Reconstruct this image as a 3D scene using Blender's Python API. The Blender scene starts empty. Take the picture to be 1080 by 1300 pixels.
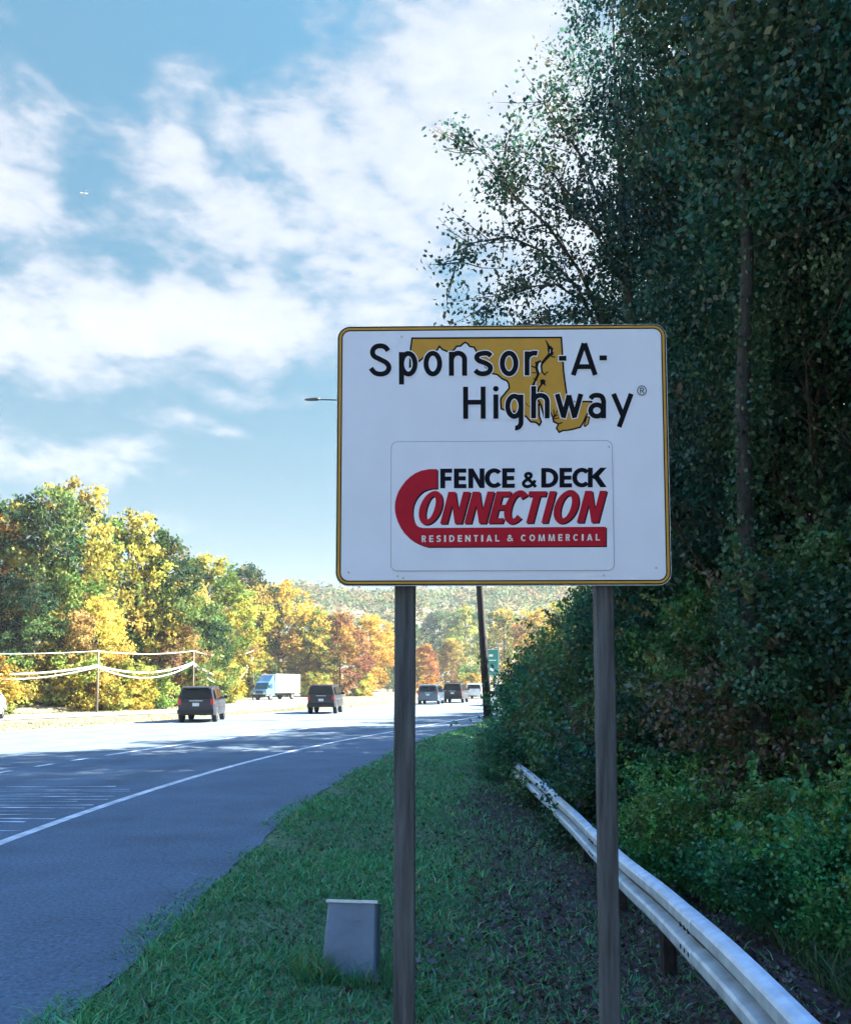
import bpy, bmesh, math, random
import numpy as np
from mathutils import Vector, Matrix
from mathutils.geometry import tessellate_polygon

random.seed(7)
RNG = np.random.default_rng(11)
SC = bpy.context.scene
COL = SC.collection
R = math.radians

# ------------------------------------------------------------------ camera
cam_d = bpy.data.cameras.new('camera')
cam = bpy.data.objects.new('camera', cam_d)
COL.objects.link(cam)
cam.location = (0, 0, 1.6)
cam.rotation_euler = (R(90) + 0.0783, 0, 0)
cam_d.sensor_fit = 'HORIZONTAL'
cam_d.sensor_width = 36
cam_d.lens = 36 * 1100 / 1080
cam_d.shift_y = (783 - 650) / 1080
cam_d.clip_start = 0.05
cam_d.clip_end = 12000
SC.camera = cam

# ------------------------------------------------------------------ light
SUN_AZ = R(74)            # clockwise from the view direction (+Y) towards +X
SUN_EL = R(37)
SKY_STRENGTH = 0.055
EXPOSURE = 4.64
SC.view_settings.view_transform = 'Standard'
SC.view_settings.look = 'None'
SC.view_settings.gamma = 1.0
SC.view_settings.use_curve_mapping = False
SC.view_settings.exposure = EXPOSURE
SC.view_settings.use_white_balance = True       # the camera was balanced a little cool
SC.view_settings.white_balance_temperature = 4400
SC.view_settings.white_balance_tint = 10
SC.render.engine = 'CYCLES'
SC.cycles.use_denoising = True
SC.cycles.max_bounces = 6
SC.cycles.diffuse_bounces = 3
SC.cycles.transmission_bounces = 4
SC.cycles.transparent_max_bounces = 4

sun_d = bpy.data.lights.new('sun', 'SUN')
sun_d.energy = 2.45
sun_d.angle = R(0.5)
sun_d.color = (1.0, 0.75, 0.42)
sun = bpy.data.objects.new('sun', sun_d)
COL.objects.link(sun)
to_sun = Vector((math.sin(SUN_AZ) * math.cos(SUN_EL), math.cos(SUN_AZ) * math.cos(SUN_EL), math.sin(SUN_EL)))
sun.rotation_euler = to_sun.to_track_quat('Z', 'Y').to_euler()
sun.location = to_sun * 80

world = bpy.data.worlds.new('World')
SC.world = world
world.use_nodes = True
wn, wl = world.node_tree.nodes, world.node_tree.links
wn.clear()
w_out = wn.new('ShaderNodeOutputWorld')
w_bg = wn.new('ShaderNodeBackground')
w_bg.inputs['Strength'].default_value = SKY_STRENGTH
wl.new(w_bg.outputs[0], w_out.inputs[0])
sky = wn.new('ShaderNodeTexSky')
sky.sky_type = 'NISHITA'
sky.sun_disc = False
sky.sun_elevation = SUN_EL
sky.sun_rotation = SUN_AZ
sky.altitude = 0
sky.air_density = 1.0
sky.dust_density = 0.7
sky.ozone_density = 1.6
geo = wn.new('ShaderNodeTexCoord')


def wmath(op, a, b=None, c=None, clamp=False):
    n = wn.new('ShaderNodeMath')
    n.operation = op
    n.use_clamp = clamp
    for i, v in enumerate((a, b, c)):
        if v is None:
            continue
        if isinstance(v, (int, float)):
            n.inputs[i].default_value = v
        else:
            wl.new(v, n.inputs[i])
    return n.outputs[0]


def wnoise(vec, scale, detail, rough, dist=0.0):
    n = wn.new('ShaderNodeTexNoise')
    n.inputs['Scale'].default_value = scale
    n.inputs['Detail'].default_value = detail
    n.inputs['Roughness'].default_value = rough
    n.inputs['Distortion'].default_value = dist
    wl.new(vec, n.inputs['Vector'])
    return n.outputs['Fac']


def sky_dir(px, py):
    return Vector(((px - 540) / 1100, 1.0, (870 - py) / 1100)).normalized()


D = geo.outputs['Generated']
sepd = wn.new('ShaderNodeSeparateXYZ'); wl.new(D, sepd.inputs[0])
# the cloud field: banks of cloud as soft lobes on the sky sphere, broken up by noise
warp_n = wn.new('ShaderNodeTexNoise')
warp_n.inputs['Scale'].default_value = 5.5
warp_n.inputs['Detail'].default_value = 6
wl.new(D, warp_n.inputs['Vector'])
wsub = wn.new('ShaderNodeVectorMath'); wsub.operation = 'SUBTRACT'
wl.new(warp_n.outputs['Color'], wsub.inputs[0]); wsub.inputs[1].default_value = (0.5, 0.5, 0.5)
wsc = wn.new('ShaderNodeVectorMath'); wsc.operation = 'SCALE'
wl.new(wsub.outputs[0], wsc.inputs[0]); wsc.inputs['Scale'].default_value = 0.16
wadd = wn.new('ShaderNodeVectorMath'); wadd.operation = 'ADD'
wl.new(D, wadd.inputs[0]); wl.new(wsc.outputs[0], wadd.inputs[1])
DW = wadd.outputs[0]
CLOUD_LOBES = [  # px, py, rx, ry, tilt, weight
    (600, 175, 235, 110, -22, 1.1), (660, 60, 240, 120, -25, 1.1), (210, 375, 250, 75, -4, 1.15),
    (370, 285, 270, 66, -18, 0.95), (-15, 200, 75, 175, 8, 0.85), (205, 45, 72, 55, 30, 0.66),
    (420, 195, 190, 70, -28, 1.05), (290, 250, 170, 50, -28, 0.95), (200, 135, 48, 30, -10, 0.8), (30, 440, 190, 80, 0, 0.85), (70, 595, 170, 42, 0, 0.75),
    (260, 545, 170, 20, -8, 0.5), (480, 385, 150, 48, 0, 0.72), (340, 492, 190, 20, 3, 0.5),
    (330, 60, 90, 50, -30, 0.34), (120, 225, 90, 50, 20, 0.42), (850, 200, 340, 260, 0, 1.1),
    (1250, 250, 330, 170, 0, 0.9), (-350, 330, 260, 120, 0, 0.9), (150, 670, 220, 26, 0, 0.35),
]
acc = None
for (px, py, rx, ry, tilt, wgt) in CLOUD_LOBES:
    c = sky_dir(px, py)
    az = math.atan2(c.x, c.y)
    el = math.asin(c.z)
    m = wn.new('ShaderNodeMapping')
    m.vector_type = 'TEXTURE'
    m.inputs['Location'].default_value = c
    rot = (Matrix.Rotation(-az, 3, 'Z') @ Matrix.Rotation(el, 3, 'X') @ Matrix.Rotation(R(-tilt), 3, 'Y')).to_euler('XYZ')
    m.inputs['Rotation'].default_value = rot
    m.inputs['Scale'].default_value = (rx / 1100 * 1.1, 0.5, ry / 1100 * 1.1)
    wl.new(DW, m.inputs['Vector'])
    ln = wn.new('ShaderNodeVectorMath'); ln.operation = 'LENGTH'
    wl.new(m.outputs[0], ln.inputs[0])
    mr = wn.new('ShaderNodeMapRange')
    mr.interpolation_type = 'SMOOTHSTEP'
    mr.inputs['From Min'].default_value = 1.35
    mr.inputs['From Max'].default_value = 0.15
    mr.inputs['To Min'].default_value = 0.0
    mr.inputs['To Max'].default_value = wgt
    wl.new(ln.outputs['Value'], mr.inputs['Value'])
    acc = mr.outputs[0] if acc is None else wmath('MAXIMUM', acc, mr.outputs[0])
# the rest of the sky carries the same kind of broken cloud
away = wn.new('ShaderNodeMapRange')
away.inputs['From Min'].default_value = 0.62
away.inputs['From Max'].default_value = 0.35
wl.new(sepd.outputs['Y'], away.inputs['Value'])
gen = wn.new('ShaderNodeMapRange'); gen.interpolation_type = 'SMOOTHSTEP'
gen.inputs['From Min'].default_value = 0.44; gen.inputs['From Max'].default_value = 0.64
wl.new(wnoise(D, 2.6, 5, 0.6), gen.inputs['Value'])
acc = wmath('MAXIMUM', acc, wmath('MULTIPLY', away.outputs[0], wmath('MULTIPLY', gen.outputs[0], 1.1)))
# stretch the fine noise along the horizontal so the cloud frays in streaks
strm = wn.new('ShaderNodeMapping'); strm.inputs['Scale'].default_value = (1.0, 1.0, 2.1)
strm.inputs['Rotation'].default_value = (0, R(18), 0)
wl.new(D, strm.inputs['Vector'])
n1 = wnoise(strm.outputs[0], 9.0, 8, 0.62, 0.25)
n2 = wnoise(strm.outputs[0], 30.0, 6, 0.65, 0.1)
nz = wmath('ADD', wmath('MULTIPLY', n1, 1.7), wmath('MULTIPLY', n2, 1.15))
dens = wmath('SUBTRACT', wmath('ADD', wmath('MULTIPLY', acc, 1.15), wmath('MULTIPLY', nz, 1.0)), 1.86)
cov = wn.new('ShaderNodeMapRange'); cov.interpolation_type = 'SMOOTHSTEP'
cov.inputs['From Min'].default_value = -0.12; cov.inputs['From Max'].default_value = 0.66
wl.new(dens, cov.inputs['Value'])
cmask = wmath('MULTIPLY', cov.outputs[0], 0.86)
ccol = wn.new('ShaderNodeMix'); ccol.data_type = 'RGBA'
ccol.inputs['A'].default_value = (.54, .44, .335, 1); ccol.inputs['B'].default_value = (.86, .665, .45, 1)
cmr = wn.new('ShaderNodeMapRange'); cmr.inputs['From Min'].default_value = 0.1; cmr.inputs['From Max'].default_value = 1.0
wl.new(dens, cmr.inputs['Value']); wl.new(cmr.outputs[0], ccol.inputs['Factor'])
sm = wn.new('ShaderNodeMix'); sm.data_type = 'RGBA'
skyt = wn.new('ShaderNodeMix'); skyt.data_type = 'RGBA'; skyt.blend_type = 'MULTIPLY'
skyt.inputs['Factor'].default_value = 1.0
wl.new(sky.outputs[0], skyt.inputs['A'])
# low sky dimmed, zenith left bright out of view as fill for the shade
lowc = wn.new('ShaderNodeValToRGB')
lowc.color_ramp.elements[0].position = 0.0; lowc.color_ramp.elements[0].color = (.038, .029, .020, 1)
lowc.color_ramp.elements[1].position = 1.0; lowc.color_ramp.elements[1].color = (.92, 1, 1, 1)
e_ = lowc.color_ramp.elements.new(0.72); e_.color = (.15, .185, .11, 1)
wl.new(sepd.outputs['Z'], lowc.inputs['Fac']); wl.new(lowc.outputs['Color'], skyt.inputs['B'])
wl.new(cmask, sm.inputs['Factor']); wl.new(skyt.outputs['Result'], sm.inputs['A']); wl.new(ccol.outputs['Result'], sm.inputs['B'])
wl.new(sm.outputs['Result'], w_bg.inputs['Color'])
world.cycles.sampling_method = 'MANUAL'
world.cycles.sample_map_resolution = 1024

# ------------------------------------------------------------------ helpers


class MB:
    def __init__(self):
        self.v, self.f = [], []

    def poly(self, pts):
        b = len(self.v)
        self.v += [tuple(p) for p in pts]
        self.f.append(tuple(range(b, b + len(pts))))

    def box(self, c, s, rot=None):
        b = len(self.v)
        for dz in (-.5, .5):
            for dx, dy in ((-.5, -.5), (.5, -.5), (.5, .5), (-.5, .5)):
                p = Vector((dx * s[0], dy * s[1], dz * s[2]))
                if rot is not None:
                    p = rot @ p
                self.v.append(tuple(p + Vector(c)))
        for q in ((0, 3, 2, 1), (4, 5, 6, 7), (0, 1, 5, 4), (1, 2, 6, 5), (2, 3, 7, 6), (3, 0, 4, 7)):
            self.f.append(tuple(b + i for i in q))

    def tube(self, pts, rad, n=8, cap=True):
        pts = [Vector(p) for p in pts]
        if isinstance(rad, (int, float)):
            rad = [rad] * len(pts)
        b = len(self.v)
        for i, p in enumerate(pts):
            t = (pts[min(i + 1, len(pts) - 1)] - pts[max(i - 1, 0)]).normalized()
            a = Vector((0, 0, 1)) if abs(t.z) < .9 else Vector((1, 0, 0))
            u = t.cross(a).normalized()
            w = t.cross(u)
            for k in range(n):
                an = 2 * math.pi * k / n
                self.v.append(tuple(p + (u * math.cos(an) + w * math.sin(an)) * rad[i]))
        for i in range(len(pts) - 1):
            for k in range(n):
                self.f.append((b + i * n + k, b + i * n + (k + 1) % n, b + (i + 1) * n + (k + 1) % n, b + (i + 1) * n + k))
        if cap:
            self.f.append(tuple(b + k for k in range(n)))
            e = b + (len(pts) - 1) * n
            self.f.append(tuple(e + n - 1 - k for k in range(n)))

    def prism_x(self, prof, x0, x1):
        """profile in (y,z) extruded along x; x0/x1 may be functions of (y,z)"""
        fx0 = x0 if callable(x0) else (lambda y, z: x0)
        fx1 = x1 if callable(x1) else (lambda y, z: x1)
        b = len(self.v)
        n = len(prof)
        for (y, z) in prof:
            self.v.append((fx0(y, z), y, z))
        for (y, z) in prof:
            self.v.append((fx1(y, z), y, z))
        for i in range(n):
            j = (i + 1) % n
            self.f.append((b + i, b + j, b + n + j, b + n + i))
        for t in tessellate_polygon([[Vector((y, z, 0)) for y, z in prof]]):
            self.f.append((b + t[0], b + t[1], b + t[2]))
            self.f.append((b + n + t[2], b + n + t[1], b + n + t[0]))

    def build(self, name, mat, parent=None, smooth=False, recalc=True):
        me = bpy.data.meshes.new(name)
        me.from_pydata(self.v, [], self.f)
        if recalc:
            bm = bmesh.new(); bm.from_mesh(me)
            bmesh.ops.recalc_face_normals(bm, faces=bm.faces)
            bm.to_mesh(me); bm.free()
        if mat is not None:
            me.materials.append(mat)
        if smooth:
            for p in me.polygons:
                p.use_smooth = True
        o = bpy.data.objects.new(name, me)
        COL.objects.link(o)
        if parent is not None:
            o.parent = parent
        return o


def tag(o, label=None, cat=None, group=None, kind=None):
    if label: o['label'] = label
    if cat: o['category'] = cat
    if group: o['group'] = group
    if kind: o['kind'] = kind
    return o


def thing(name, label, cat, loc=(0, 0, 0), rz=0.0, group=None):
    o = bpy.data.objects.new(name, None)
    o.empty_display_size = 0.3
    COL.objects.link(o)
    o.location = loc
    o.rotation_euler = (0, 0, rz)
    return tag(o, label, cat, group)


def copy_tree(o, parent=None):
    c = o.copy()
    COL.objects.link(c)
    c.parent = parent
    for ch in [k for k in SC.objects if k.parent == o]:
        copy_tree(ch, c)
    return c


def np_mesh(name, V, F, mat, tint=None, parent=None):
    me = bpy.data.meshes.new(name)
    V = np.ascontiguousarray(V, dtype=np.float32)
    F = np.ascontiguousarray(F, dtype=np.int32)
    n, m, k = len(V), len(F), F.shape[1]
    me.vertices.add(n); me.vertices.foreach_set('co', V.ravel())
    me.loops.add(m * k); me.loops.foreach_set('vertex_index', F.ravel())
    me.polygons.add(m); me.polygons.foreach_set('loop_start', np.arange(0, m * k, k, dtype=np.int32))
    if tint is not None:
        at = me.attributes.new('tint', 'FLOAT_COLOR', 'POINT')
        t = np.ones((n, 4), np.float32); t[:, :3] = tint
        at.data.foreach_set('color', t.ravel())
    me.update(calc_edges=True)
    me.materials.append(mat)
    o = bpy.data.objects.new(name, me)
    COL.objects.link(o)
    if parent is not None:
        o.parent = parent
    return o


# ------------------------------------------------------------------ materials
def mat(name, col, rough=.6, metal=0.0, var=0.12, scale=8.0, bump=0.0, bscale=60.0, spec=0.5, detail=4, dark=None, coat=0.0, stretch=None):
    m = bpy.data.materials.new(name)
    m.use_nodes = True
    n, l = m.node_tree.nodes, m.node_tree.links
    p = n['Principled BSDF']
    p.inputs['Roughness'].default_value = rough
    p.inputs['Metallic'].default_value = metal
    p.inputs['Specular IOR Level'].default_value = spec
    if coat:
        p.inputs['Coat Weight'].default_value = coat
        p.inputs['Coat Roughness'].default_value = 0.08
    tc = n.new('ShaderNodeTexCoord')
    src = tc.outputs['Object']
    if stretch:
        mp = n.new('ShaderNodeMapping'); mp.inputs['Scale'].default_value = stretch
        l.new(src, mp.inputs['Vector']); src = mp.outputs[0]
    nz = n.new('ShaderNodeTexNoise')
    nz.inputs['Scale'].default_value = scale; nz.inputs['Detail'].default_value = detail
    nz.inputs['Roughness'].default_value = .6
    l.new(src, nz.inputs['Vector'])
    mx = n.new('ShaderNodeMix'); mx.data_type = 'RGBA'
    d = dark or tuple(c * (1 - 2.2 * var) for c in col)
    hi = col if dark else tuple(min(1, c * (1 + var)) for c in col)
    mx.inputs['A'].default_value = (*d, 1); mx.inputs['B'].default_value = (*hi, 1)
    rp = n.new('ShaderNodeMapRange'); rp.inputs['From Min'].default_value = .3; rp.inputs['From Max'].default_value = .7
    l.new(nz.outputs['Fac'], rp.inputs['Value']); l.new(rp.outputs[0], mx.inputs['Factor'])
    l.new(mx.outputs['Result'], p.inputs['Base Color'])
    if bump:
        nb = n.new('ShaderNodeTexNoise'); nb.inputs['Scale'].default_value = bscale; nb.inputs['Detail'].default_value = 3
        l.new(src, nb.inputs['Vector'])
        bp = n.new('ShaderNodeBump'); bp.inputs['Strength'].default_value = bump; bp.inputs['Distance'].default_value = .01
        l.new(nb.outputs['Fac'], bp.inputs['Height']); l.new(bp.outputs[0], p.inputs['Normal'])
    return m


def leaf_material(name, trans=0.35, gloss=0.08):
    m = bpy.data.materials.new(name); m.use_nodes = True
    n, l = m.node_tree.nodes, m.node_tree.links
    n.clear()
    out = n.new('ShaderNodeOutputMaterial')
    at = n.new('ShaderNodeAttribute'); at.attribute_name = 'tint'
    oi = n.new('ShaderNodeObjectInfo')
    mx = n.new('ShaderNodeMix'); mx.data_type = 'RGBA'; mx.blend_type = 'MULTIPLY'; mx.inputs['Factor'].default_value = 1
    l.new(at.outputs['Color'], mx.inputs['A']); l.new(oi.outputs['Color'], mx.inputs['B'])
    df = n.new('ShaderNodeBsdfDiffuse'); tr = n.new('ShaderNodeBsdfTranslucent'); gl = n.new('ShaderNodeBsdfGlossy')
    gl.inputs['Roughness'].default_value = .38
    l.new(mx.outputs['Result'], df.inputs['Color']); l.new(mx.outputs['Result'], tr.inputs['Color'])
    m1 = n.new('ShaderNodeMixShader'); m1.inputs[0].default_value = trans
    l.new(df.outputs[0], m1.inputs[1]); l.new(tr.outputs[0], m1.inputs[2])
    m2 = n.new('ShaderNodeMixShader'); m2.inputs[0].default_value = gloss
    l.new(m1.outputs[0], m2.inputs[1]); l.new(gl.outputs[0], m2.inputs[2])
    l.new(m2.outputs[0], out.inputs[0])
    return m


M = {}
M['leaf'] = leaf_material('leaf', .38, .045)
M['autumn_leaf'] = leaf_material('autumn_leaf', .38, .0)
M['grass'] = leaf_material('grass_blade', .3, .03)
M['litter'] = leaf_material('fallen_leaf', .1, .02)
M['bark'] = mat('bark', (.09, .07, .055), .9, var=.3, scale=6, bump=.6, bscale=18, stretch=(3, 3, .5))
M['pale_bark'] = mat('pale_bark', (.038, .036, .037), .9, var=.3, scale=6, bump=.5, bscale=18, stretch=(3, 3, .6))
M['asphalt'] = mat('asphalt', (.092, .118, .152), .88, var=.13, scale=.9, bump=.5, bscale=110, detail=8)
_n, _l = M['asphalt'].node_tree.nodes, M['asphalt'].node_tree.links       # stone chips in the surface
_tc = _n.new('ShaderNodeTexCoord'); _v = _n.new('ShaderNodeTexNoise')
_v.inputs['Scale'].default_value = 30; _v.inputs['Detail'].default_value = 4; _v.inputs['Roughness'].default_value = .8
_l.new(_tc.outputs['Object'], _v.inputs['Vector'])
_r = _n.new('ShaderNodeMapRange'); _r.inputs['From Min'].default_value = .3; _r.inputs['From Max'].default_value = .7
_r.inputs['To Min'].default_value = .38; _r.inputs['To Max'].default_value = 1.72
_l.new(_v.outputs['Fac'], _r.inputs['Value'])
_s = _n.new('ShaderNodeVectorMath'); _s.operation = 'SCALE'
_p = _n['Principled BSDF']; _src = _p.inputs['Base Color'].links[0].from_socket
_l.new(_src, _s.inputs[0])
_w = _n.new('ShaderNodeTexNoise'); _w.inputs['Scale'].default_value = .8; _w.inputs['Detail'].default_value = 5
_l.new(_tc.outputs['Object'], _w.inputs['Vector'])
_wm = _n.new('ShaderNodeMix'); _wm.data_type = 'RGBA'; _wm.blend_type = 'LINEAR_LIGHT'; _wm.inputs['Factor'].default_value = .35
_l.new(_tc.outputs['Object'], _wm.inputs['A']); _l.new(_w.outputs['Color'], _wm.inputs['B'])
_c = _n.new('ShaderNodeTexVoronoi'); _c.feature = 'DISTANCE_TO_EDGE'; _c.inputs['Scale'].default_value = .27
_l.new(_wm.outputs['Result'], _c.inputs['Vector'])
_cr = _n.new('ShaderNodeMapRange'); _cr.inputs['From Min'].default_value = .001; _cr.inputs['From Max'].default_value = .004; _cr.inputs['To Min'].default_value = .82
_l.new(_c.outputs['Distance'], _cr.inputs['Value'])
_a = _n.new('ShaderNodeAttribute'); _a.attribute_name = 'track'
_ar = _n.new('ShaderNodeMapRange'); _ar.inputs['To Min'].default_value = 1.0; _ar.inputs['To Max'].default_value = .82
_l.new(_a.outputs['Fac'], _ar.inputs['Value'])
_m1 = _n.new('ShaderNodeMath'); _m1.operation = 'MULTIPLY'; _l.new(_r.outputs[0], _m1.inputs[0]); _l.new(_cr.outputs[0], _m1.inputs[1])
_m2 = _n.new('ShaderNodeMath'); _m2.operation = 'MULTIPLY'; _l.new(_m1.outputs[0], _m2.inputs[0]); _l.new(_ar.outputs[0], _m2.inputs[1])
_l.new(_m2.outputs[0], _s.inputs['Scale']); _l.new(_s.outputs[0], _p.inputs['Base Color'])
M['concrete'] = mat('pale_road', (.2, .195, .18), .9, var=.12, scale=.4, bump=.2, bscale=90, detail=8)
M['paint_line'] = mat('road_paint', (.62, .62, .6), .7, var=.22, scale=3.5, detail=8)
M['worn_line'] = mat('worn_road_paint', (.58, .6, .62), .8, var=.4, scale=2.2, detail=8)
M['sign_white'] = mat('white_sheeting', (.83, .84, .97), .42, var=.02, scale=3)
M['plate_white'] = mat('white_plate', (.82, .83, .96), .4, var=.02, scale=4)
M['plate_edge'] = mat('plate_edge', (.30, .31, .38), .5, var=.05)
M['sign_black'] = mat('black_film', (.006, .006, .009), .6, var=.1, spec=.12)
M['gold'] = mat('gold_film', (.56, .32, .03), .5, var=.05, scale=10, spec=.2)
M['red'] = mat('red_film', (.40, .008, .026), .55, var=.06, scale=8, spec=.15)
M['navy'] = mat('dark_film', (.005, .005, .014), .6, var=.1, spec=.12)
M['alu'] = mat('aluminium', (.55, .56, .58), .45, .8, var=.08, scale=6)
M['galv'] = mat('galvanised_steel', (.68, .77, .90), .42, .25, var=.14, scale=7, bump=.05, bscale=40, detail=6)
M['rust_steel'] = mat('weathered_steel', (.05, .045, .045), .8, .3, var=.3, scale=14, detail=6)
M['rail_trough_dark'] = mat('rail_trough_dark', (.085, .09, .10), .8, .1, var=.4, scale=5, detail=8)
M['timber'] = mat('weathered_timber', (.115, .118, .13), .9, var=.28, scale=5, bump=.5, bscale=14, detail=8, stretch=(6, 6, .45))
M['pole_wood'] = mat('dark_pole_timber', (.03, .025, .022), .9, var=.25, scale=4, bump=.3, stretch=(4, 4, .4))
M['pale_wood'] = mat('pale_pole_timber', (.17, .14, .10), .9, var=.2, scale=4, stretch=(4, 4, .4))
M['box_grey'] = mat('box_paint', (.16, .205, .30), .5, .15, var=.10, scale=5, bump=.05, bscale=20, detail=6)
M['box_pale'] = mat('bare_metal_lid', (.62, .68, .76), .4, .3, var=.12, scale=12)
M['cable'] = mat('pale_cable', (.55, .53, .48), .6, var=.1)
M['rubber'] = mat('tyre_rubber', (.018, .018, .018), .85, var=.1)
M['rim'] = mat('wheel_rim', (.35, .35, .36), .35, .8, var=.05)
M['glass'] = mat('tinted_glass', (.006, .007, .010), .12, var=.05, spec=.4)
M['blue_glass'] = mat('blue_windscreen', (.02, .06, .11), .08, var=.05, spec=.9)
M['car_navy'] = mat('navy_car_paint', (.008, .009, .018), .42, .0, var=.05, coat=.12)
M['car_black'] = mat('black_car_paint', (.006, .006, .011), .42, .0, var=.05, coat=.12)
M['car_blue'] = mat('bluegrey_car_paint', (.085, .12, .17), .3, .4, var=.05, coat=.6)
M['car_char'] = mat('charcoal_car_paint', (.012, .012, .016), .42, .0, var=.05, coat=.12)
M['car_white'] = mat('white_car_paint', (.72, .72, .72), .3, 0, var=.02, coat=.5)
M['car_pink'] = mat('pale_car_paint', (.55, .50, .49), .3, 0, var=.02, coat=.5)
M['trim'] = mat('black_trim', (.008, .008, .01), .7, var=.05)
M['tail'] = mat('tail_light_lens', (.35, .012, .012), .2, var=.05)
M['head'] = mat('headlight_lens', (.6, .62, .65), .1, var=.03)
M['lplate'] = mat('number_plate', (.62, .62, .64), .5, var=.05)
M['bluegrey_paint'] = mat('truck_cab_paint', (.10, .24, .40), .35, var=.05, coat=.4)
M['green_sign'] = mat('green_sheeting', (.012, .19, .15), .45, var=.05)
M['white_film'] = mat('white_film', (.8, .8, .8), .5, var=.03)
M['plane_white'] = mat('aircraft_paint', (.75, .76, .78), .4, var=.03)
M['plane_grey'] = mat('aircraft_grey', (.5, .52, .55), .4, var=.03)
M['lamp'] = mat('lamp_housing', (.05, .055, .06), .6, .4, var=.1)


# ------------------------------------------------------------------ the lie of the land
def road_edge(y):
    """x of the white edge line of the near carriageway"""
    y = np.asarray(y, float)
    a = np.clip((y - 9) / 18, 0, 1)
    base = -4.3 + .27 * 9 * a * a
    return base + .27 * np.clip(y - 27, 0, None)


def shoulder(y):
    y = np.asarray(y, float)
    return np.interp(y, [-200, 20, 42, 60, 3000], [2.62, 2.62, 1.25, 1.0, 1.0])


def verge_s(x, y):
    return (np.asarray(x, float) - (road_edge(y) + shoulder(y)))


TREE_Y = [-60, 40, 48, 52, 60, 80, 99, 110, 170, 260, 3000]
TREE_X = [-45, -28, -24, -20.5, -19.8, -21, -23, -23, -16, 0, 400]


def far_edge(y):
    """x of the foot of the wood beyond the far carriageway"""
    return np.interp(np.asarray(y, float), TREE_Y, TREE_X)


def hnoise(x, y):
    return .5 * np.sin(x * 1.3 + 1.7 * np.sin(y * .7)) + .5 * np.sin(y * 1.1 + 2.1 + 1.3 * np.sin(x * .9))


def sstep(a, b, v):
    t = np.clip((v - a) / (b - a), 0, 1)
    return t * t * (3 - 2 * t)


def ground_z(x, y):
    x = np.asarray(x, float); y = np.asarray(y, float)
    s = verge_s(x, y)
    z = np.interp(s, [-.25, -.05, .12, 3.3, 5.5, 8, 12, 20, 45, 300, 3000], [-.03, -.02, .012, -.48, -.5, 0.15, 1.1, 2.6, 7, 22, 40])
    z = z + np.where(s > .3, .035 * hnoise(x * 1.6, y * 1.6) * sstep(.3, 2, s), 0) + np.where(s > 5, .25 * hnoise(x * .35, y * .35) * sstep(5, 9, s), 0)
    t = far_edge(y) - x                     # metres into the far wood
    z = z + np.interp(t, [0, 1, 8, 60, 400, 3000], [0, .15, 1.4, 7, 18, 30])
    # the wooded ridge that closes the valley ahead
    rd = np.hypot((x - 20) * .8, y)
    fwd = sstep(0.0, .6, y / np.maximum(rd, 1))
    z = z + (28.5 + 7 * sstep(-40, 30, x)) * sstep(190, 380, y + .15 * np.abs(x)) * fwd
    return z


def lerp_cols(stops, t):
    xs = [s[0] for s in stops]
    return np.stack([np.interp(t, xs, [s[1][k] for s in stops]) for k in range(3)], -1)


# ground sheet --------------------------------------------------------
ss = np.unique(np.concatenate([np.arange(-46, 30, .6), np.arange(-.5, .6, .1), np.arange(.6, 12, .22), np.linspace(-300, -46, 40), np.linspace(30, 400, 50), [-3000, -1500, -700, 800, 1600, 3000]]))
ys = np.unique(np.concatenate([np.arange(-20, 60, .6), np.arange(1, 22, .25), np.linspace(60, 450, 90), [-3000, -1200, -500, -200, -90, -50, -30, 600, 900, 1500, 3000]]))
gs_, gy = np.meshgrid(ss, ys)
gx = gs_ + road_edge(gy) + shoulder(gy)
gz = ground_z(gx, gy)
V = np.stack([gx.ravel(), gy.ravel(), gz.ravel()], -1)
nx, ny = len(ss), len(ys)
i0 = (np.arange(ny - 1)[:, None] * nx + np.arange(nx - 1)[None, :]).ravel()
F = np.stack([i0, i0 + 1, i0 + nx + 1, i0 + nx], -1)
s_ = verge_s(V[:, 0], V[:, 1])
nzv = hnoise(V[:, 0] * .8 + 3, V[:, 1] * .8)
GREEN, LITTER, DRY = (.13, .175, .085), (.075, .058, .055), (.19, .165, .10)
tint = lerp_cols([(-1.2, DRY), (-.8, GREEN), (1.6, GREEN), (2.35, LITTER), (5.2, LITTER), (7.5, (.09, .11, .05)), (40, (.07, .075, .045))], s_ + .45 * nzv)
gm = bpy.data.materials.new('soil_and_turf'); gm.use_nodes = True
n, l = gm.node_tree.nodes, gm.node_tree.links
p = n['Principled BSDF']; p.inputs['Roughness'].default_value = .95; p.inputs['Specular IOR Level'].default_value = .1
at = n.new('ShaderNodeAttribute'); at.attribute_name = 'tint'
tc = n.new('ShaderNodeTexCoord')
nn = n.new('ShaderNodeTexNoise'); nn.inputs['Scale'].default_value = 9; nn.inputs['Detail'].default_value = 8; nn.inputs['Roughness'].default_value = .7
l.new(tc.outputs['Object'], nn.inputs['Vector'])
rp = n.new('ShaderNodeMapRange'); rp.inputs['From Min'].default_value = .3; rp.inputs['From Max'].default_value = .7; rp.inputs['To Min'].default_value = .45; rp.inputs['To Max'].default_value = 1.4
l.new(nn.outputs['Fac'], rp.inputs['Value'])
sc_ = n.new('ShaderNodeVectorMath'); sc_.operation = 'SCALE'
l.new(at.outputs['Color'], sc_.inputs[0]); l.new(rp.outputs[0], sc_.inputs['Scale'])
l.new(sc_.outputs[0], p.inputs['Base Color'])
bp = n.new('ShaderNodeBump'); bp.inputs['Strength'].default_value = .8; bp.inputs['Distance'].default_value = .03
l.new(nn.outputs['Fac'], bp.inputs['Height']); l.new(bp.outputs[0], p.inputs['Normal'])
tag(np_mesh('ground', V, F, gm, tint), kind='structure')


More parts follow.
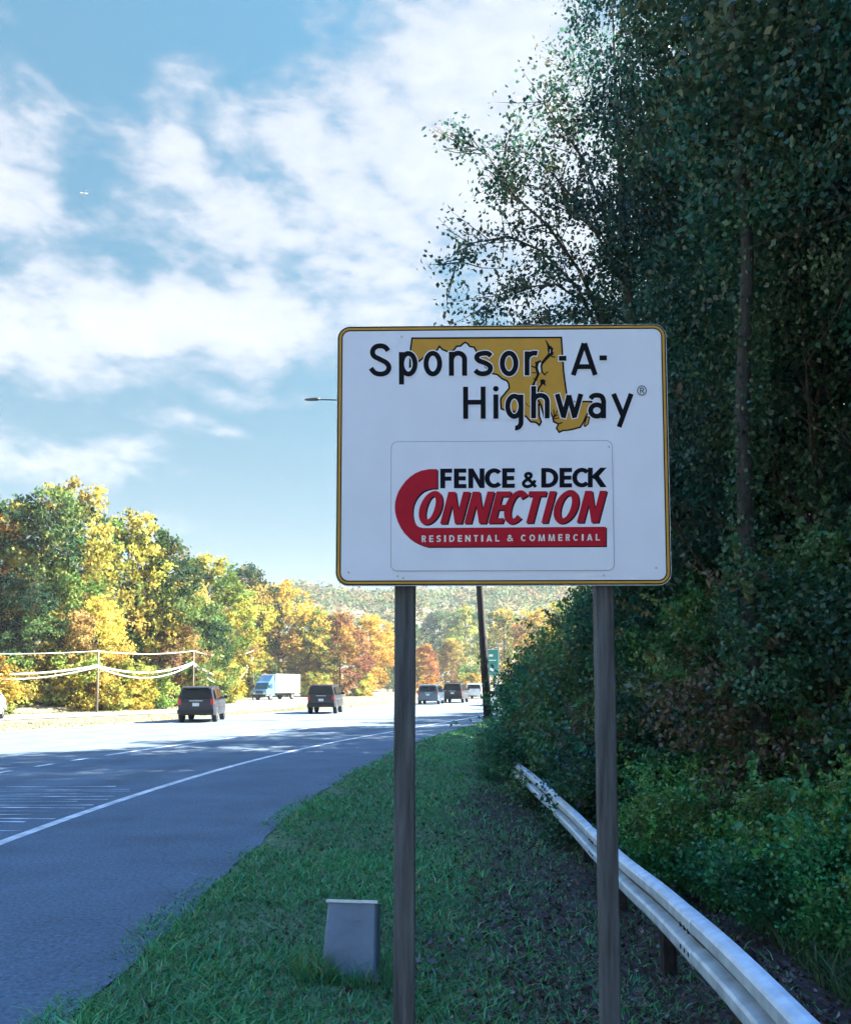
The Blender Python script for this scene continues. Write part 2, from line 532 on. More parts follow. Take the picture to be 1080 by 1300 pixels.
# road sheets ---------------------------------------------------------
def strip(name, off0, off1, y0, y1, z, m, step=1.0, base=road_edge, kind='structure'):
    yy = np.arange(y0, y1 + 1e-6, step)
    f0 = off0 if callable(off0) else (lambda y: np.full_like(y, off0))
    f1 = off1 if callable(off1) else (lambda y: np.full_like(y, off1))
    b = base(yy)
    A = np.stack([b + f0(yy), yy, np.full_like(yy, z)], -1)
    B = np.stack([b + f1(yy), yy, np.full_like(yy, z)], -1)
    V = np.empty((len(yy) * 2, 3)); V[0::2] = A; V[1::2] = B
    i = np.arange(len(yy) - 1) * 2
    o = np_mesh(name, V, np.stack([i, i + 1, i + 3, i + 2], -1), m)
    return tag(o, kind=kind)


def ragged(y):
    return shoulder(y) + .02 * np.sin(y * 2.3) + .02 * np.sin(y * 5.1 + 1)


yy_r = np.arange(-60, 260.1, .35)
base_r, edge_r = road_edge(yy_r), ragged(yy_r)
so_ = np.concatenate([np.linspace(-13.2, 0, 67), [.25, .5, .75]])
Xr = np.concatenate([base_r[:, None] + so_[None, :], (base_r + np.maximum(edge_r * .85, .8))[:, None], (base_r + edge_r)[:, None]], 1)
Yr = np.repeat(yy_r[:, None], Xr.shape[1], 1)
tr_s = np.concatenate([so_, [2.0, 2.6]])
lane = np.mod(-tr_s, 3.72)
trk = (np.exp(-((lane - 1.0) / .38) ** 2) + np.exp(-((lane - 2.75) / .38) ** 2)) * (tr_s < 0)
Vr = np.stack([Xr.ravel(), Yr.ravel(), np.zeros(Xr.size)], -1)
nr = Xr.shape[1]
ir = (np.arange(len(yy_r) - 1)[:, None] * nr + np.arange(nr - 1)[None, :]).ravel()
ro = tag(np_mesh('road', Vr, np.stack([ir, ir + 1, ir + nr + 1, ir + nr], -1), M['asphalt']), kind='structure')
ro.data.attributes.new('track', 'FLOAT', 'POINT').data.foreach_set('value', np.tile(trk, len(yy_r)).astype(np.float32))
strip('opposing_road', 3.4, 9.2, -60, 200, 0.004, M['concrete'], 2, base=far_edge)


def line(name, off, w, y0, y1, m='paint_line', z=.004, step=.6):
    return strip(name, off - w / 2, off + w / 2, y0, y1, z, M[m], step)


line('road_marking', 0, .13, -20, 200)
line('road_marking', -11.2, .13, -20, 200)
# lane lines: short dashes near, then a solid stretch, then dashes
for a, b in ((14.2, 15.0), (15.7, 16.6), (17.1, 17.9), (18.4, 19.0), (19.8, 29.5), (31, 34), (43, 46), (55, 58), (67, 70), (79, 82)):
    line('road_marking', -3.8, .12, a, b)
for a, b in ((2, 5), (14, 17), (18.2, 19.4), (26, 29), (38, 41), (50, 53), (62, 65), (74, 77)):
    line('road_marking', -7.45, .12, a, b)
# worn transverse bars across the nearest lane
for k, (yy, x1, wd) in enumerate([(8.8 + .29 * q + .05 * math.sin(q * 3.1), -4.42 - .5 * (q * 37 % 10) / 10 * (q % 3 > 0), .028 + .022 * (q * 7 % 4) / 3) for q in range(18)]):
    b = MB()
    xx = np.linspace(-9.4, x1, 14)
    for i in range(13):
        h0 = wd * .8 * (.6 + .4 * math.sin(i * 1.7 + k)); h1 = wd * (.6 + .4 * math.sin((i + 1) * 1.7 + k))
        c0 = yy + .03 * math.sin(i * .9 + k * 2); c1 = yy + .03 * math.sin((i + 1) * .9 + k * 2)
        b.poly([(xx[i], c0 - h0, .004), (xx[i + 1], c1 - h1, .004), (xx[i + 1], c1 + h1, .004), (xx[i], c0 + h0, .004)])
    tag(b.build('worn_marking', M['worn_line'], recalc=False), kind='structure')


# ------------------------------------------------------------------ foliage
def leaves(P, L, Wd, rng, tint, droop=.35, up=None):
    """diamond leaves, folded along the midrib, as quads"""
    n = len(P)
    a = rng.normal(size=(n, 3)); a[:, 2] -= droop
    a /= np.linalg.norm(a, axis=1)[:, None]
    r = rng.normal(size=(n, 3)) + (np.array([0, 0, .9]) if up is None else up)
    b = np.cross(a, r); b /= np.linalg.norm(b, axis=1)[:, None] + 1e-9
    c = np.cross(a, b)
    L = np.broadcast_to(L, n)[:, None]; Wd = np.broadcast_to(Wd, n)[:, None]
    V = np.empty((n, 4, 3))
    V[:, 0] = P - a * L * .5
    V[:, 1] = P + b * Wd * .5 + c * Wd * .18 - a * L * .08
    V[:, 2] = P + a * L * .5
    V[:, 3] = P - b * Wd * .5 + c * Wd * .18 - a * L * .08
    F = np.arange(n * 4).reshape(n, 4)
    return V.reshape(-1, 3), F, np.repeat(tint, 4, axis=0)


def blob_leaves(blobs, n, leaf, rng, twig=.2, shell=.62, twigs_per=26, vary=.22):
    """blobs: (cx,cy,cz,rx,ry,rz,(r,g,b)); leaves sit on twig clusters spread through each blob's volume"""
    area = np.array([(b[3] * b[4] + b[4] * b[5] + b[3] * b[5]) for b in blobs])
    share = area / area.sum()
    P, T = [], []
    for b, sh in zip(blobs, share):
        k = max(8, int(n * sh))
        nt = max(4, k // twigs_per)
        d = rng.normal(size=(nt, 3)); d /= np.linalg.norm(d, axis=1)[:, None]
        rr = (shell + (1.06 - shell) * rng.random(nt)) ** .8
        tc_ = np.array(b[:3]) + d * rr[:, None] * np.array(b[3:6])
        tt = np.array(b[6]) * (1 + vary * rng.normal(size=(nt, 1))) * (1 + .07 * rng.normal(size=(nt, 3)))
        pick = rng.integers(0, nt, k)
        P.append(tc_[pick] + rng.normal(size=(k, 3)) * twig * np.array([1, 1, .7]))
        T.append(tt[pick] * (1 + .16 * rng.normal(size=(k, 1))))
    P = np.concatenate(P); T = np.clip(np.concatenate(T), .004, .9)
    L = leaf * (.7 + .6 * rng.random(len(P)))
    return leaves(P, L, L * .68, rng, T)


def shoots(rng, blobs, n, leaf, cols):
    """leafy shoots that stick out of a shrub, so its outline is ragged"""
    P, T = [], []
    for _ in range(n):
        b = blobs[rng.integers(len(blobs))]
        d = rng.normal(size=3); d[2] = abs(d[2]) + .35; d /= np.linalg.norm(d)
        s0 = np.array(b[:3]) + d * np.array(b[3:6]) * .8
        ln = .25 + .6 * rng.random()
        bend = rng.normal(size=3) * .35; bend[2] -= .25
        c = np.array(cols[rng.integers(len(cols))]) * (.8 + .6 * rng.random())
        k = int(16 + 22 * ln)
        t = rng.random(k)[:, None]
        P.append(s0 + d * ln * t + bend * ln * t * t + rng.normal(size=(k, 3)) * .035)
        T.append(np.clip(c * (1 + .15 * rng.normal(size=(k, 1))), .005, .8))
    P = np.concatenate(P); T = np.concatenate(T)
    L = leaf * (.8 + .8 * rng.random(len(P)))
    return leaves(P, L, L * .55, rng, T)


def limb_mesh(rng, h, r0, blobs, lean=(0, 0), n=8, twigs=0):
    b = MB()
    top = Vector((lean[0] * h, lean[1] * h, h))
    k = 7
    spine = [Vector((top.x * (i / k) ** 1.4 + .06 * h / 14 * math.sin(i * 1.9), top.y * (i / k) ** 1.4 + .05 * h / 14 * math.cos(i * 2.3), h * i / k - .15)) for i in range(k + 1)]
    b.tube(spine, [r0 * (1.35 if i == 0 else 1) * (1 - .82 * i / k) for i in range(k + 1)], n)
    for bl in blobs:
        c = Vector(bl[:3])
        zt = min(max(c.z - .5 * math.hypot(c.x, c.y) - .6, .18 * h), .92 * h)
        i = zt / h * k
        s = spine[min(int(i), k)]
        e = c + Vector((rng.normal() * .2, rng.normal() * .2, .2))
        mid = s.lerp(e, .5) + Vector((0, 0, -.12 * (e - s).length))
        r = r0 * .32
        b.tube([s, s.lerp(mid, .5) + Vector((0, 0, -.03)), mid, e], [r, r * .75, r * .5, r * .12], 5, cap=False)
        for _ in range(twigs):
            d = Vector(rng.normal(size=3)).normalized()
            f = c + Vector((d.x * bl[3], d.y * bl[4], d.z * bl[5])) * .9
            st = mid.lerp(e, .3 + .7 * rng.random())
            b.tube([st, st.lerp(f, .5) + Vector(rng.normal(size=3)) * .08, f], [r * .3, r * .2, r * .06], 4, cap=False)
    return b


def random_blobs(rng, n, h, base, rad, cols, flat=1.0, rb=(.28, .45), weights=None):
    out = []
    for i in range(n):
        t = (i + .5) / n
        z = base + (h - base) * (t ** .9)
        prof = math.sin(math.pi * min(1, (t * .86 + .17))) ** .6
        a = i * 2.4 + rng.random() * .9
        q = rad * prof * (.35 + .6 * rng.random())
        r = rad * (rb[0] + (rb[1] - rb[0]) * rng.random()) * (.75 + .4 * prof)
        c = np.array(cols[rng.choice(len(cols), p=weights)]) * (.6 + .8 * rng.random())
        out.append((q * math.cos(a), q * math.sin(a), min(z, h - r * .8), r, r, r * .85 * flat, tuple(c)))
    return out


def tree_proto(seed, h, base, rad, nb, cols, nleaf, leaf, twig, r0, twigs=0, weights=None, rb=(.28, .45), per=26, nshoot=0):
    rng = np.random.default_rng(seed)
    bl = random_blobs(rng, nb, h, base, rad, cols, rb=rb, weights=weights)
    V, F, T = blob_leaves(bl, nleaf, leaf, rng, twig, twigs_per=per)
    if nshoot:
        V2, F2, T2 = shoots(rng, bl, nshoot, leaf * 1.25, cols)
        F = np.concatenate([F, F2 + len(V)]); V = np.concatenate([V, V2]); T = np.concatenate([T, T2])
    return V, F, T, limb_mesh(rng, h * .86, r0, bl, twigs=twigs)


PROTO = {}


def place_tree(name, proto, loc, rz, sc, color, label, group=None, cat='tree', stem='trunk', scz=None):
    """first use builds the crown and trunk meshes; later uses share them"""
    t = thing(name, label, cat, loc, rz, group)
    t.scale = (sc, sc, scz or sc)
    V, F, T, lm = PROTO[proto]['src']
    if 'crown' not in PROTO[proto]:
        c = np_mesh('crown', V, F, M['autumn_leaf'] if name in ('autumn_tree', 'bush') else M['leaf'], T, t)
        k = lm.build(stem, M['bark'], t, smooth=True)
        PROTO[proto]['crown'], PROTO[proto]['trunk'] = c.data, k.data
    else:
        c = bpy.data.objects.new('crown', PROTO[proto]['crown']); COL.objects.link(c); c.parent = t
        k = bpy.data.objects.new(stem, PROTO[proto]['trunk']); COL.objects.link(k); k.parent = t
    c.color = (*color, 1)
    return t


YEL, GLD, ORG, RST, GRN, DGR, LIM = (.33, .285, .040), (.29, .225, .040), (.23, .165, .06), (.17, .10, .055), (.085, .125, .038), (.026, .050, .028), (.19, .225, .05)
# five kinds of autumn tree for the far wood (colour is the leaf's own)
PROTO['yellow'] = dict(src=tree_proto(21, 14, 1.2, 5.0, 22, [YEL, GLD, LIM, GRN], 15000, .30, .26, .22, weights=[.40, .18, .22, .20]))
PROTO['gold'] = dict(src=tree_proto(22, 13, 1.0, 4.4, 20, [GLD, YEL, ORG, GRN], 15000, .28, .26, .22, weights=[.30, .28, .16, .26]))
PROTO['orange'] = dict(src=tree_proto(23, 11.5, 1.0, 3.8, 18, [ORG, RST, GLD, GRN], 12000, .28, .25, .2, weights=[.45, .2, .2, .15]))
PROTO['green'] = dict(src=tree_proto(24, 14.5, 1.0, 5.0, 22, [GRN, DGR, LIM], 15000, .30, .27, .24, weights=[.5, .35, .15]))
PROTO['mixed'] = dict(src=tree_proto(25, 13, .8, 4.6, 22, [GRN, DGR, GLD, ORG, RST], 15000, .28, .26, .22, weights=[.3, .33, .17, .10, .10]))
PROTO['bush'] = dict(src=tree_proto(26, 4.2, .1, 2.7, 14, [LIM, YEL, GRN, GLD], 6500, .24, .2, .07, weights=[.35, .3, .25, .1]))
W1 = (1, 1, 1)
FG = 'autumn trees along the far side of the highway'


def at_px(px, d):
    return (px - 540) / 1100 * d


def far_tree(px, d, proto, sc, color, label, scz=None, dz=0.0):
    x = at_px(px, d)
    return place_tree('autumn_tree', proto, (x, d, float(ground_z(x, d)) - .1 + dz), random.random() * 6.3, sc, color, label, FG, scz=scz)


far_tree(-60, 55, 'orange', 1.05, (1.1, .75, .7), 'russet autumn tree cut by the left edge of the photo', 1.15)
far_tree(18, 57, 'mixed', 1.02, (1.1, 1.2, .85), 'dark green tree at the far left with the tallest round crown', .98)
far_tree(85, 58, 'yellow', .86, (1, 1, 1), 'tall golden yellow tree standing over the pale wooden utility pole', 1.06)
far_tree(30, 54, 'mixed', .62, (.8, .85, .9), 'low dark green and brown tree behind the sagging cables at the left edge')
far_tree(160, 64, 'yellow', .9, (1.0, 1.05, .9), 'bright yellow tree right of the tallest green crown', 1.02)
far_tree(118, 55, 'gold', .55, (1.15, 1.1, .9), 'small yellow tree directly behind the pale wooden utility pole')
far_tree(205, 67, 'mixed', .97, (1, .95, .9), 'orange and dark green tree rising above the dark SUV with the white roof edge', 1.0)
far_tree(225, 64.5, 'orange', .55, (1, 1, 1), 'short rust orange tree beside the sagging cables')
far_tree(262, 80, 'yellow', .98, (.95, 1.02, .8), 'thin pale yellow tree in the dip of the far treeline')
far_tree(310, 114, 'mixed', 1.32, (.95, .9, .85), 'dark green tree with a bronze top above the white box truck')
far_tree(354, 117, 'gold', 1.2, (1.1, .92, .8), 'orange gold tree right of the bronze topped tree')
far_tree(262, 71, 'green', .55, (1.4, 1.35, 1), 'light green small tree above the dark SUV')
far_tree(318, 111, 'gold', .62, (1.1, 1.1, .9), 'low golden tree behind the box truck cab')
far_tree(402, 118, 'yellow', .88, (1, 1, .95), 'yellow tree behind the second dark SUV')
far_tree(432, 118, 'orange', 1.0, (1.1, .85, .9), 'pinkish orange tree left of the left signpost')
far_tree(470, 128, 'gold', .92, (1.15, .85, .7), 'orange tree partly covered by the left signpost')
far_tree(388, 116, 'gold', .6, (1.1, 1.1, .9), 'low yellow tree above the roof of the second dark SUV')
far_tree(540, 150, 'orange', .75, (1.25, .9, .7), 'bright orange low tree right of the left signpost')
far_tree(572, 165, 'orange', .9, (1.1, 1.2, .8), 'amber tree above the far dark cars')
far_tree(590, 215, 'yellow', 1.25, (.85, 1.0, 1.0), 'pale lime yellow tree left of the dark lamp pole', 1.4)
far_tree(640, 180, 'yellow', 1.1, (1.15, 1.05, .95), 'bright yellow tree right of the green road sign', 1.25)
far_tree(680, 160, 'gold', 1.05, (1.1, .9, .9), 'peach and gold tree over the dark shrubs under the sign', 1.2)
far_tree(555, 230, 'green', 1.2, (1.1, 1.1, 1.4), 'hazy green tree just right of the left signpost')
far_tree(500, 190, 'mixed', 1.1, (1.1, 1, .9), 'mixed green and orange tree hidden partly by the left signpost')
far_tree(720, 120, 'yellow', .95, (.9, 1, .9), 'yellow green tree left of the right signpost below the sign')
OUT = 'autumn tree of the far wood beyond the left edge of the photo'
for (px, d, pr, sc) in ((-190, 57, 'yellow', .95), (-330, 56, 'green', 1.0), (-480, 54, 'mixed', 1.0), (-660, 52, 'gold', 1.0), (-880, 50, 'yellow', 1.05), (-150, 66, 'green', 1.1), (-420, 66, 'gold', 1.15)):
    far_tree(px, d, pr, sc, (1, 1, 1), OUT)['group'] = 'trees beyond the left edge'
BG = 'low bushes at the foot of the far wood'
for k, (px, d, sc, colr, lab) in enumerate([
        (-20, 47, .8, (1.1, .9, .7), 'orange tinged bush at the far left behind the pale car'),
        (45, 52.5, .75, (.8, .85, .8), 'dull green bush under the sagging cables near the left edge'),
        (95, 53.5, .85, (1, 1, .8), 'olive bush just left of the pale wooden pole'),
        (150, 55.5, .8, (1.15, 1.05, .7), 'yellow bush just right of the pale wooden pole'),
        (195, 59, .7, (.9, 1, .8), 'green bush left of the nearest dark SUV'),
        (278, 74, .8, (1.1, 1.05, .8), 'yellow bush between the nearest SUV and the box truck'),
        (330, 110, .8, (.9, .9, .8), 'olive bush behind the box truck'),
        (398, 112, .8, (1.1, 1, .7), 'yellow bush behind the second dark SUV'),
        (455, 122, .9, (1.2, 1, .7), 'golden bush left of the left signpost'),
        (545, 140, .8, (1.3, .8, .6), 'orange bush behind the blue grey far car'),
        (600, 150, .9, (1.2, 1, .7), 'yellow bush behind the white far car')]):
    x = at_px(px, d)
    place_tree('bush', 'bush', (x, d, float(ground_z(x, d)) - .1), k * 1.3, sc, colr, lab, BG, 'bush', 'stem')

# the wooded ridge far ahead reads as one mass
rng = np.random.default_rng(5)
N = 5200
hx = rng.uniform(-230, 330, N); hy = 200 + 260 * rng.random(N) ** 1.3
keep = (far_edge(hy) - hx > -8) | (hy > 235)
hx, hy = hx[keep], hy[keep]
hz = ground_z(hx, hy)
cols = np.array([(.12, .15, .06), (.09, .12, .055), (.17, .165, .065), (.17, .14, .06), (.075, .11, .055), (.15, .115, .07)])
P, T, S = [], [], []
per = 26
ci = rng.integers(0, len(cols), len(hx))
rr = 2.0 + 2.2 * rng.random(len(hx))
d = rng.normal(size=(len(hx), per, 3)); d /= np.linalg.norm(d, axis=2)[..., None]; d[..., 2] = np.abs(d[..., 2]) * 1.1
P = np.stack([hx, hy, hz + 3.5 + 2.5 * rng.random(len(hx))], -1)[:, None] + d * rr[:, None, None] * (.7 + .4 * rng.random((len(hx), per, 1)))
T = np.repeat((cols[ci] * (1 + .15 * rng.normal(size=(len(hx), 1))))[:, None], per, 1) * (1 + .12 * rng.normal(size=(len(hx), per, 1)))
Vv, Ff, Tt = leaves(P.reshape(-1, 3), 1.5 * (.6 + .7 * rng.random(P.size // 3)), 1.1, rng, np.clip(T.reshape(-1, 3), .01, .9), .1)
tag(np_mesh('far_forest', Vv, Ff, M['autumn_leaf'], Tt), 'hazy autumn woodland covering the distant ridge', 'forest', kind='stuff')

# -- dark trees on the right -------------------------------------------
D1, D2, D3, D4 = (.036, .086, .064), (.048, .106, .060), (.078, .116, .050), (.10, .09, .05)
PROTO['dark_a'] = dict(src=tree_proto(31, 15.5, 2.2, 4.3, 58, [D1, D2, D3, D4], 185000, .074, .16, .20, twigs=4, weights=[.48, .38, .11, .03], rb=(.18, .34), per=44, nshoot=200))
PROTO['dark_b'] = dict(src=tree_proto(32, 14.0, 1.6, 4.0, 54, [D1, D2, D3, D4], 165000, .074, .16, .18, twigs=4, weights=[.45, .38, .13, .04], rb=(.18, .36), per=44, nshoot=200))
PROTO['dark_c'] = dict(src=tree_proto(33, 15.0, 2.0, 4.6, 34, [D1, D2, D3], 30000, .20, .24, .22, weights=[.5, .35, .15], rb=(.3, .44)))


def dark_tree(x, y, proto, sc, label, group='dark roadside trees on the right bank', color=W1, scz=None, rz=None):
    return place_tree('roadside_tree', proto, (x, y, float(ground_z(x, y)) - .15), random.random() * 6.3 if rz is None else rz, sc, color, label, group, scz=scz)


dark_tree(5.7, 12.3, 'dark_a', .82, 'big dark green tree whose trunk shows faintly right of the sign', rz=.6, scz=1.02)
dark_tree(7.6, 9.2, 'dark_b', .98, 'dark leafy tree filling the right edge of the photo', color=(.85, .98, .98), scz=1.12)
dark_tree(7.6, 17.5, 'dark_a', .95, 'dark tree rising behind the top right corner of the sign', color=(.95, 1, 1.1))
HID = 'dark tree deeper in the wood on the right, hidden behind the front trees, or added out of view to block sun'
for (x, y, pr, sc) in ((9.5, 13.5, 'dark_c', 1.0), (11, 8, 'dark_c', 1.0), (12.5, 18, 'dark_c', 1.0), (9.0, 23, 'dark_c', .95), (11, 29, 'dark_c', .88), (14.5, 24, 'dark_c', 1.0),
                       (13.0, 35, 'dark_c', .84), (15.5, 41, 'dark_c', .82), (17.5, 47, 'dark_c', .88), (19.5, 53, 'dark_c', .85), (22, 60, 'dark_c', .85),
                       (24, 68, 'dark_c', .85), (27, 77, 'dark_c', .85), (30, 88, 'dark_c', .85), (35, 100, 'dark_c', .9), (40, 115, 'dark_c', .9),
                       (10, 3, 'dark_c', 1.0), (9.2, 6.4, 'dark_c', .95), (13.2, 9.8, 'dark_c', 1.05), (13.0, 5.2, 'dark_c', 1.05), (9.5, -4, 'dark_c', 1.0), (10, -11, 'dark_c', 1.0), (14, -1, 'dark_c', 1.0)):  # a couple of near ones, out of view, added to block sun patches on the road
    dark_tree(x, y, pr, sc, HID, 'hidden and added unseen trees of the right wood')

# the half bare tree that leans out over the sign, its boughs against the sky
rng = np.random.default_rng(44)
BX, BY = 4.2, 14.5
bz = float(ground_z(BX, BY))
bough = thing('leaning_tree', 'thin leaved tree leaning left with open sprays of leaves against the sky above the sign', 'tree', (BX, BY, bz - .1), 0)
lb = MB()
trunk_pts = [Vector((0, 0, 0)), Vector((-.1, 0, 2.2)), Vector((-.35, -.1, 4.6)), Vector((-.5, 0, 6.6)), Vector((-.7, 0, 9.0)), Vector((-.8, .1, 12.0)), Vector((-.85, .1, 14.2))]
lb.tube(trunk_pts, [.16, .13, .115, .10, .075, .05, .02], 8)
PP, TT = [], []


def loc_of(px, py, dd=0.0):
    y = BY + dd
    return Vector((at_px(px, y) - BX, dd, (870 - py) / 1100 * y + 1.6 - bz + .1))


BOUGHS = [  # start on trunk, then pixel-traced tips turned into points at the tree's own depth
    (3, [(740, 330), (690, 265), (640, 225), (600, 170), (568, 150)], .05), (3, [(735, 350), (680, 300), (630, 280), (570, 290), (548, 322)], .045),
    (3, [(745, 370), (700, 345), (650, 350), (605, 362), (592, 392)], .035), (4, [(740, 240), (700, 195), (660, 165), (620, 160)], .04),
    (4, [(750, 180), (715, 130), (690, 100), (685, 92)], .035), (5, [(755, 110), (735, 60), (722, 30)], .03), (4, [(760, 270), (720, 240), (680, 215), (640, 200)], .03),
    (3, [(760, 385), (720, 385), (670, 392), (640, 405)], .03)]
for (si, pts, r) in BOUGHS:
    ch = [trunk_pts[si]] + [loc_of(770 - (770 - px) * .86, py, rng.normal() * .35) for px, py in pts]
    lb.tube(ch, [r * .75 * (1 - .85 * i / (len(ch) - 1)) for i in range(len(ch))], 5, cap=False)
    for i in range(1, len(ch)):
        for _ in range(9):
            s = ch[i - 1].lerp(ch[i], rng.random())
            dv = (ch[i] - ch[i - 1]).normalized() + Vector(rng.normal(size=3)) * .75
            ln = .35 + .65 * rng.random()
            e = s + dv.normalized() * ln
            m_ = s.lerp(e, .5) + Vector(rng.normal(size=3)) * .05
            lb.tube([s, m_, e], [r * .25, r * .18, r * .06], 4, cap=False)
            nl = int(14 + 18 * rng.random()) if i > 1 else 36
            tcol = np.array((D1, D2, D3, D4)[rng.choice(4, p=[.4, .3, .2, .1])]) * (1 + .25 * rng.normal())
            for _k in range(nl):
                q = s.lerp(e, .25 + .8 * rng.random()) + Vector(rng.normal(size=3)) * .12
                PP.append(q); TT.append(tcol * (1 + .15 * rng.normal()))
# fuller foliage close to the trunk
for bl in [(-.4, .2, 5.6, 1.2, 1.1, 1.0), (.1, .1, 7.4, 1.5, 1.2, 1.1), (-.2, 0, 9.3, 1.5, 1.2, 1.2), (.2, .1, 11.2, 1.3, 1.2, 1.3), (.8, .2, 8.6, 1.5, 1.2, 1.4), (.7, 0, 11.6, 1.5, 1.2, 1.5), (.5, .1, 6.0, 1.3, 1.2, 1.2), (.3, .2, 4.2, 1.4, 1.2, 1.1)]:
    k = 5200
    dd = rng.normal(size=(k // 40, 3)); dd /= np.linalg.norm(dd, axis=1)[:, None]
    tcn = np.array(bl[:3]) + dd * (rng.random((k // 40, 1)) ** .5) * np.array(bl[3:])
    pk = rng.integers(0, len(tcn), k)
    PP += list(tcn[pk] + rng.normal(size=(k, 3)) * .17)
    base = np.array((D1, D2, D3))[rng.choice(3, len(tcn), p=[.45, .35, .2])]
    TT += list(base[pk] * (1 + .2 * rng.normal(size=(k, 1))))
PP = np.array([tuple(q) for q in PP]); TT = np.clip(np.array([tuple(q) for q in TT]), .004, .5)
Ls = .085 * (.7 + .6 * rng.random(len(PP)))
Vv, Ff, Tt = leaves(PP, Ls, Ls * .7, rng, TT)
np_mesh('crown', Vv, Ff, M['leaf'], Tt, bough)
lb.build('trunk', M['bark'], bough, smooth=True)

SX, SY = at_px(956, 9.3), 9.3
slim = thing('roadside_tree', 'slim dark trunked tree standing bare up to its crown right of the sign', 'tree', (SX, SY, float(ground_z(SX, SY)) - .1), 0, 'dark roadside trees on the right bank')
rng = np.random.default_rng(63)
sb = random_blobs(rng, 16, 13.5, 6.6, 2.2, [D1, D2, D3], rb=(.25, .45))
sb = [(b[0] + 1.0, b[1] + .4) + b[2:] for b in sb]
Vv, Ff, Tt = blob_leaves(sb, 36000, .085, rng, .16, twigs_per=40)
k = 2600            # ivy creeping up the stem
tz = 6.5 * rng.random(k) ** 1.2; ta = rng.random(k) * 6.283
ivy = np.stack([.16 * np.cos(ta) + .08 * np.sin(tz * 1.3), .16 * np.sin(ta), tz], -1) + rng.normal(size=(k, 3)) * .05
V2, F2, T2 = leaves(ivy, .06, .05, rng, np.clip(np.array(S2 if False else (.06, .12, .055)) * (1 + .25 * rng.normal(size=(k, 1))), .01, .4))
np_mesh('crown', np.concatenate([Vv, V2]), np.concatenate([Ff, F2 + len(Vv)]), M['leaf'], np.concatenate([Tt, T2]), slim)
limb_mesh(rng, 12.5, .13, [], twigs=2).build('trunk', M['pale_bark'], slim, smooth=True)

# -- shrubs and vines on the bank ---------------------------------------
S1, S2, S3, S4 = (.058, .145, .078), (.085, .175, .065), (.115, .165, .058), (.105, .095, .058)
PROTO['shrub_a'] = dict(src=tree_proto(51, 2.6, .0, 1.7, 20, [S1, S2, S3, S4], 32000, .062, .12, .04, weights=[.4, .35, .18, .07], rb=(.2, .42), per=30, nshoot=170))
PROTO['shrub_b'] = dict(src=tree_proto(52, 2.0, .0, 1.8, 18, [S1, S2, S3], 28000, .065, .12, .035, weights=[.45, .35, .2], rb=(.2, .42), per=30, nshoot=170))
PROTO['shrub_c'] = dict(src=tree_proto(53, 4.2, .0, 2.0, 24, [S1, S2, S3, S4], 42000, .072, .14, .05, weights=[.4, .3, .2, .1], rb=(.2, .38), per=34, nshoot=170))
SG = 'dark green shrubs on the bank behind the guardrail'
SHRUBS = [  # px, depth, proto, scale, label
    (688, 26.0, 'shrub_c', .6, 'leafy shrub at the left end of the dark thicket beside the lamp pole'),
    (652, 19.5, 'shrub_b', .55, 'low shrub swallowing the far end of the guardrail'),
    (720, 20.0, 'shrub_c', .72, 'tall dark shrub left of the right signpost'),
    (700, 17.5, 'shrub_a', .95, 'rounded green shrub just behind the far end of the guardrail'),
    (745, 15.5, 'shrub_a', 1.0, 'dense shrub touching the left side of the right signpost'),
    (815, 14.5, 'shrub_c', .9, 'tall shrub just right of the right signpost under the sign'),
    (830, 11.5, 'shrub_a', .85, 'bushy shrub behind the guardrail right of the right signpost'),
    (905, 12.0, 'shrub_c', .8, 'dark shrub at the foot of the big tree trunk'),
    (985, 10.2, 'shrub_b', .8, 'spreading green shrub beside the faint slim trunk'),
    (1050, 9.4, 'shrub_c', .85, 'brown tinged shrub at the right edge of the photo'),
    (1060, 7.4, 'shrub_b', .62, 'brighter green low shrub at the lower right edge'),
    (905, 8.9, 'shrub_b', .55, 'low leafy shrub above the middle of the guardrail'),
    (785, 24.0, 'shrub_c', 1.25, 'high shrub seen between the sign and the thicket left of the right post'),
    (712, 33.0, 'shrub_c', .85, 'sunlit topped shrub farther along the road beyond the thicket'),
    (990, 14.0, 'shrub_c', 1.15, 'tall dim shrub behind the spreading shrub on the right'),
]
for k, (px, d, pr, sc, lab) in enumerate(SHRUBS):
    x = at_px(px, d)
    place_tree('shrub', pr, (x, d, float(ground_z(x, d)) - .08), k * 1.1, sc, ([(.95, 1, 1), (.75, .8, .8), (1.35, 1.3, .8), (.9, 1.05, .9), (1.15, 1.0, .85)][k % 5] if k not in (8, 10, 11) else (1.6, 1.75, 1.05)), lab, SG, 'shrub', 'stem')


# ------------------------------------------------------------------ grass, weeds, fallen leaves
def blades(X, Y, h, w, rng, tint, bend=.5, z=None):
    n = len(X)
    Z = ground_z(X, Y) - .01 if z is None else z
    an = rng.random(n) * 2 * np.pi
    dx, dy = np.cos(an), np.sin(an)
    ln = rng.random(n) * 2 * np.pi
    bx, by = np.cos(ln) * bend * h * rng.random(n), np.sin(ln) * bend * h * rng.random(n)
    V = np.empty((n, 6, 3))
    for k, (t, ww) in enumerate(((0, 1), (.55, .75), (1, .12))):
        cx, cy, cz = X + bx * t ** 1.8, Y + by * t ** 1.8, Z + h * t * (1 - .18 * t * bend)
        V[:, 2 * k] = np.stack([cx - dx * w * ww / 2, cy - dy * w * ww / 2, cz], -1)
        V[:, 2 * k + 1] = np.stack([cx + dx * w * ww / 2, cy + dy * w * ww / 2, cz], -1)
    b = np.arange(n)[:, None] * 6
    F = np.concatenate([b + np.array([0, 1, 3, 2]), b + np.array([2, 3, 5, 4])])
    return V.reshape(-1, 3), F, np.repeat(tint, 6, 0)


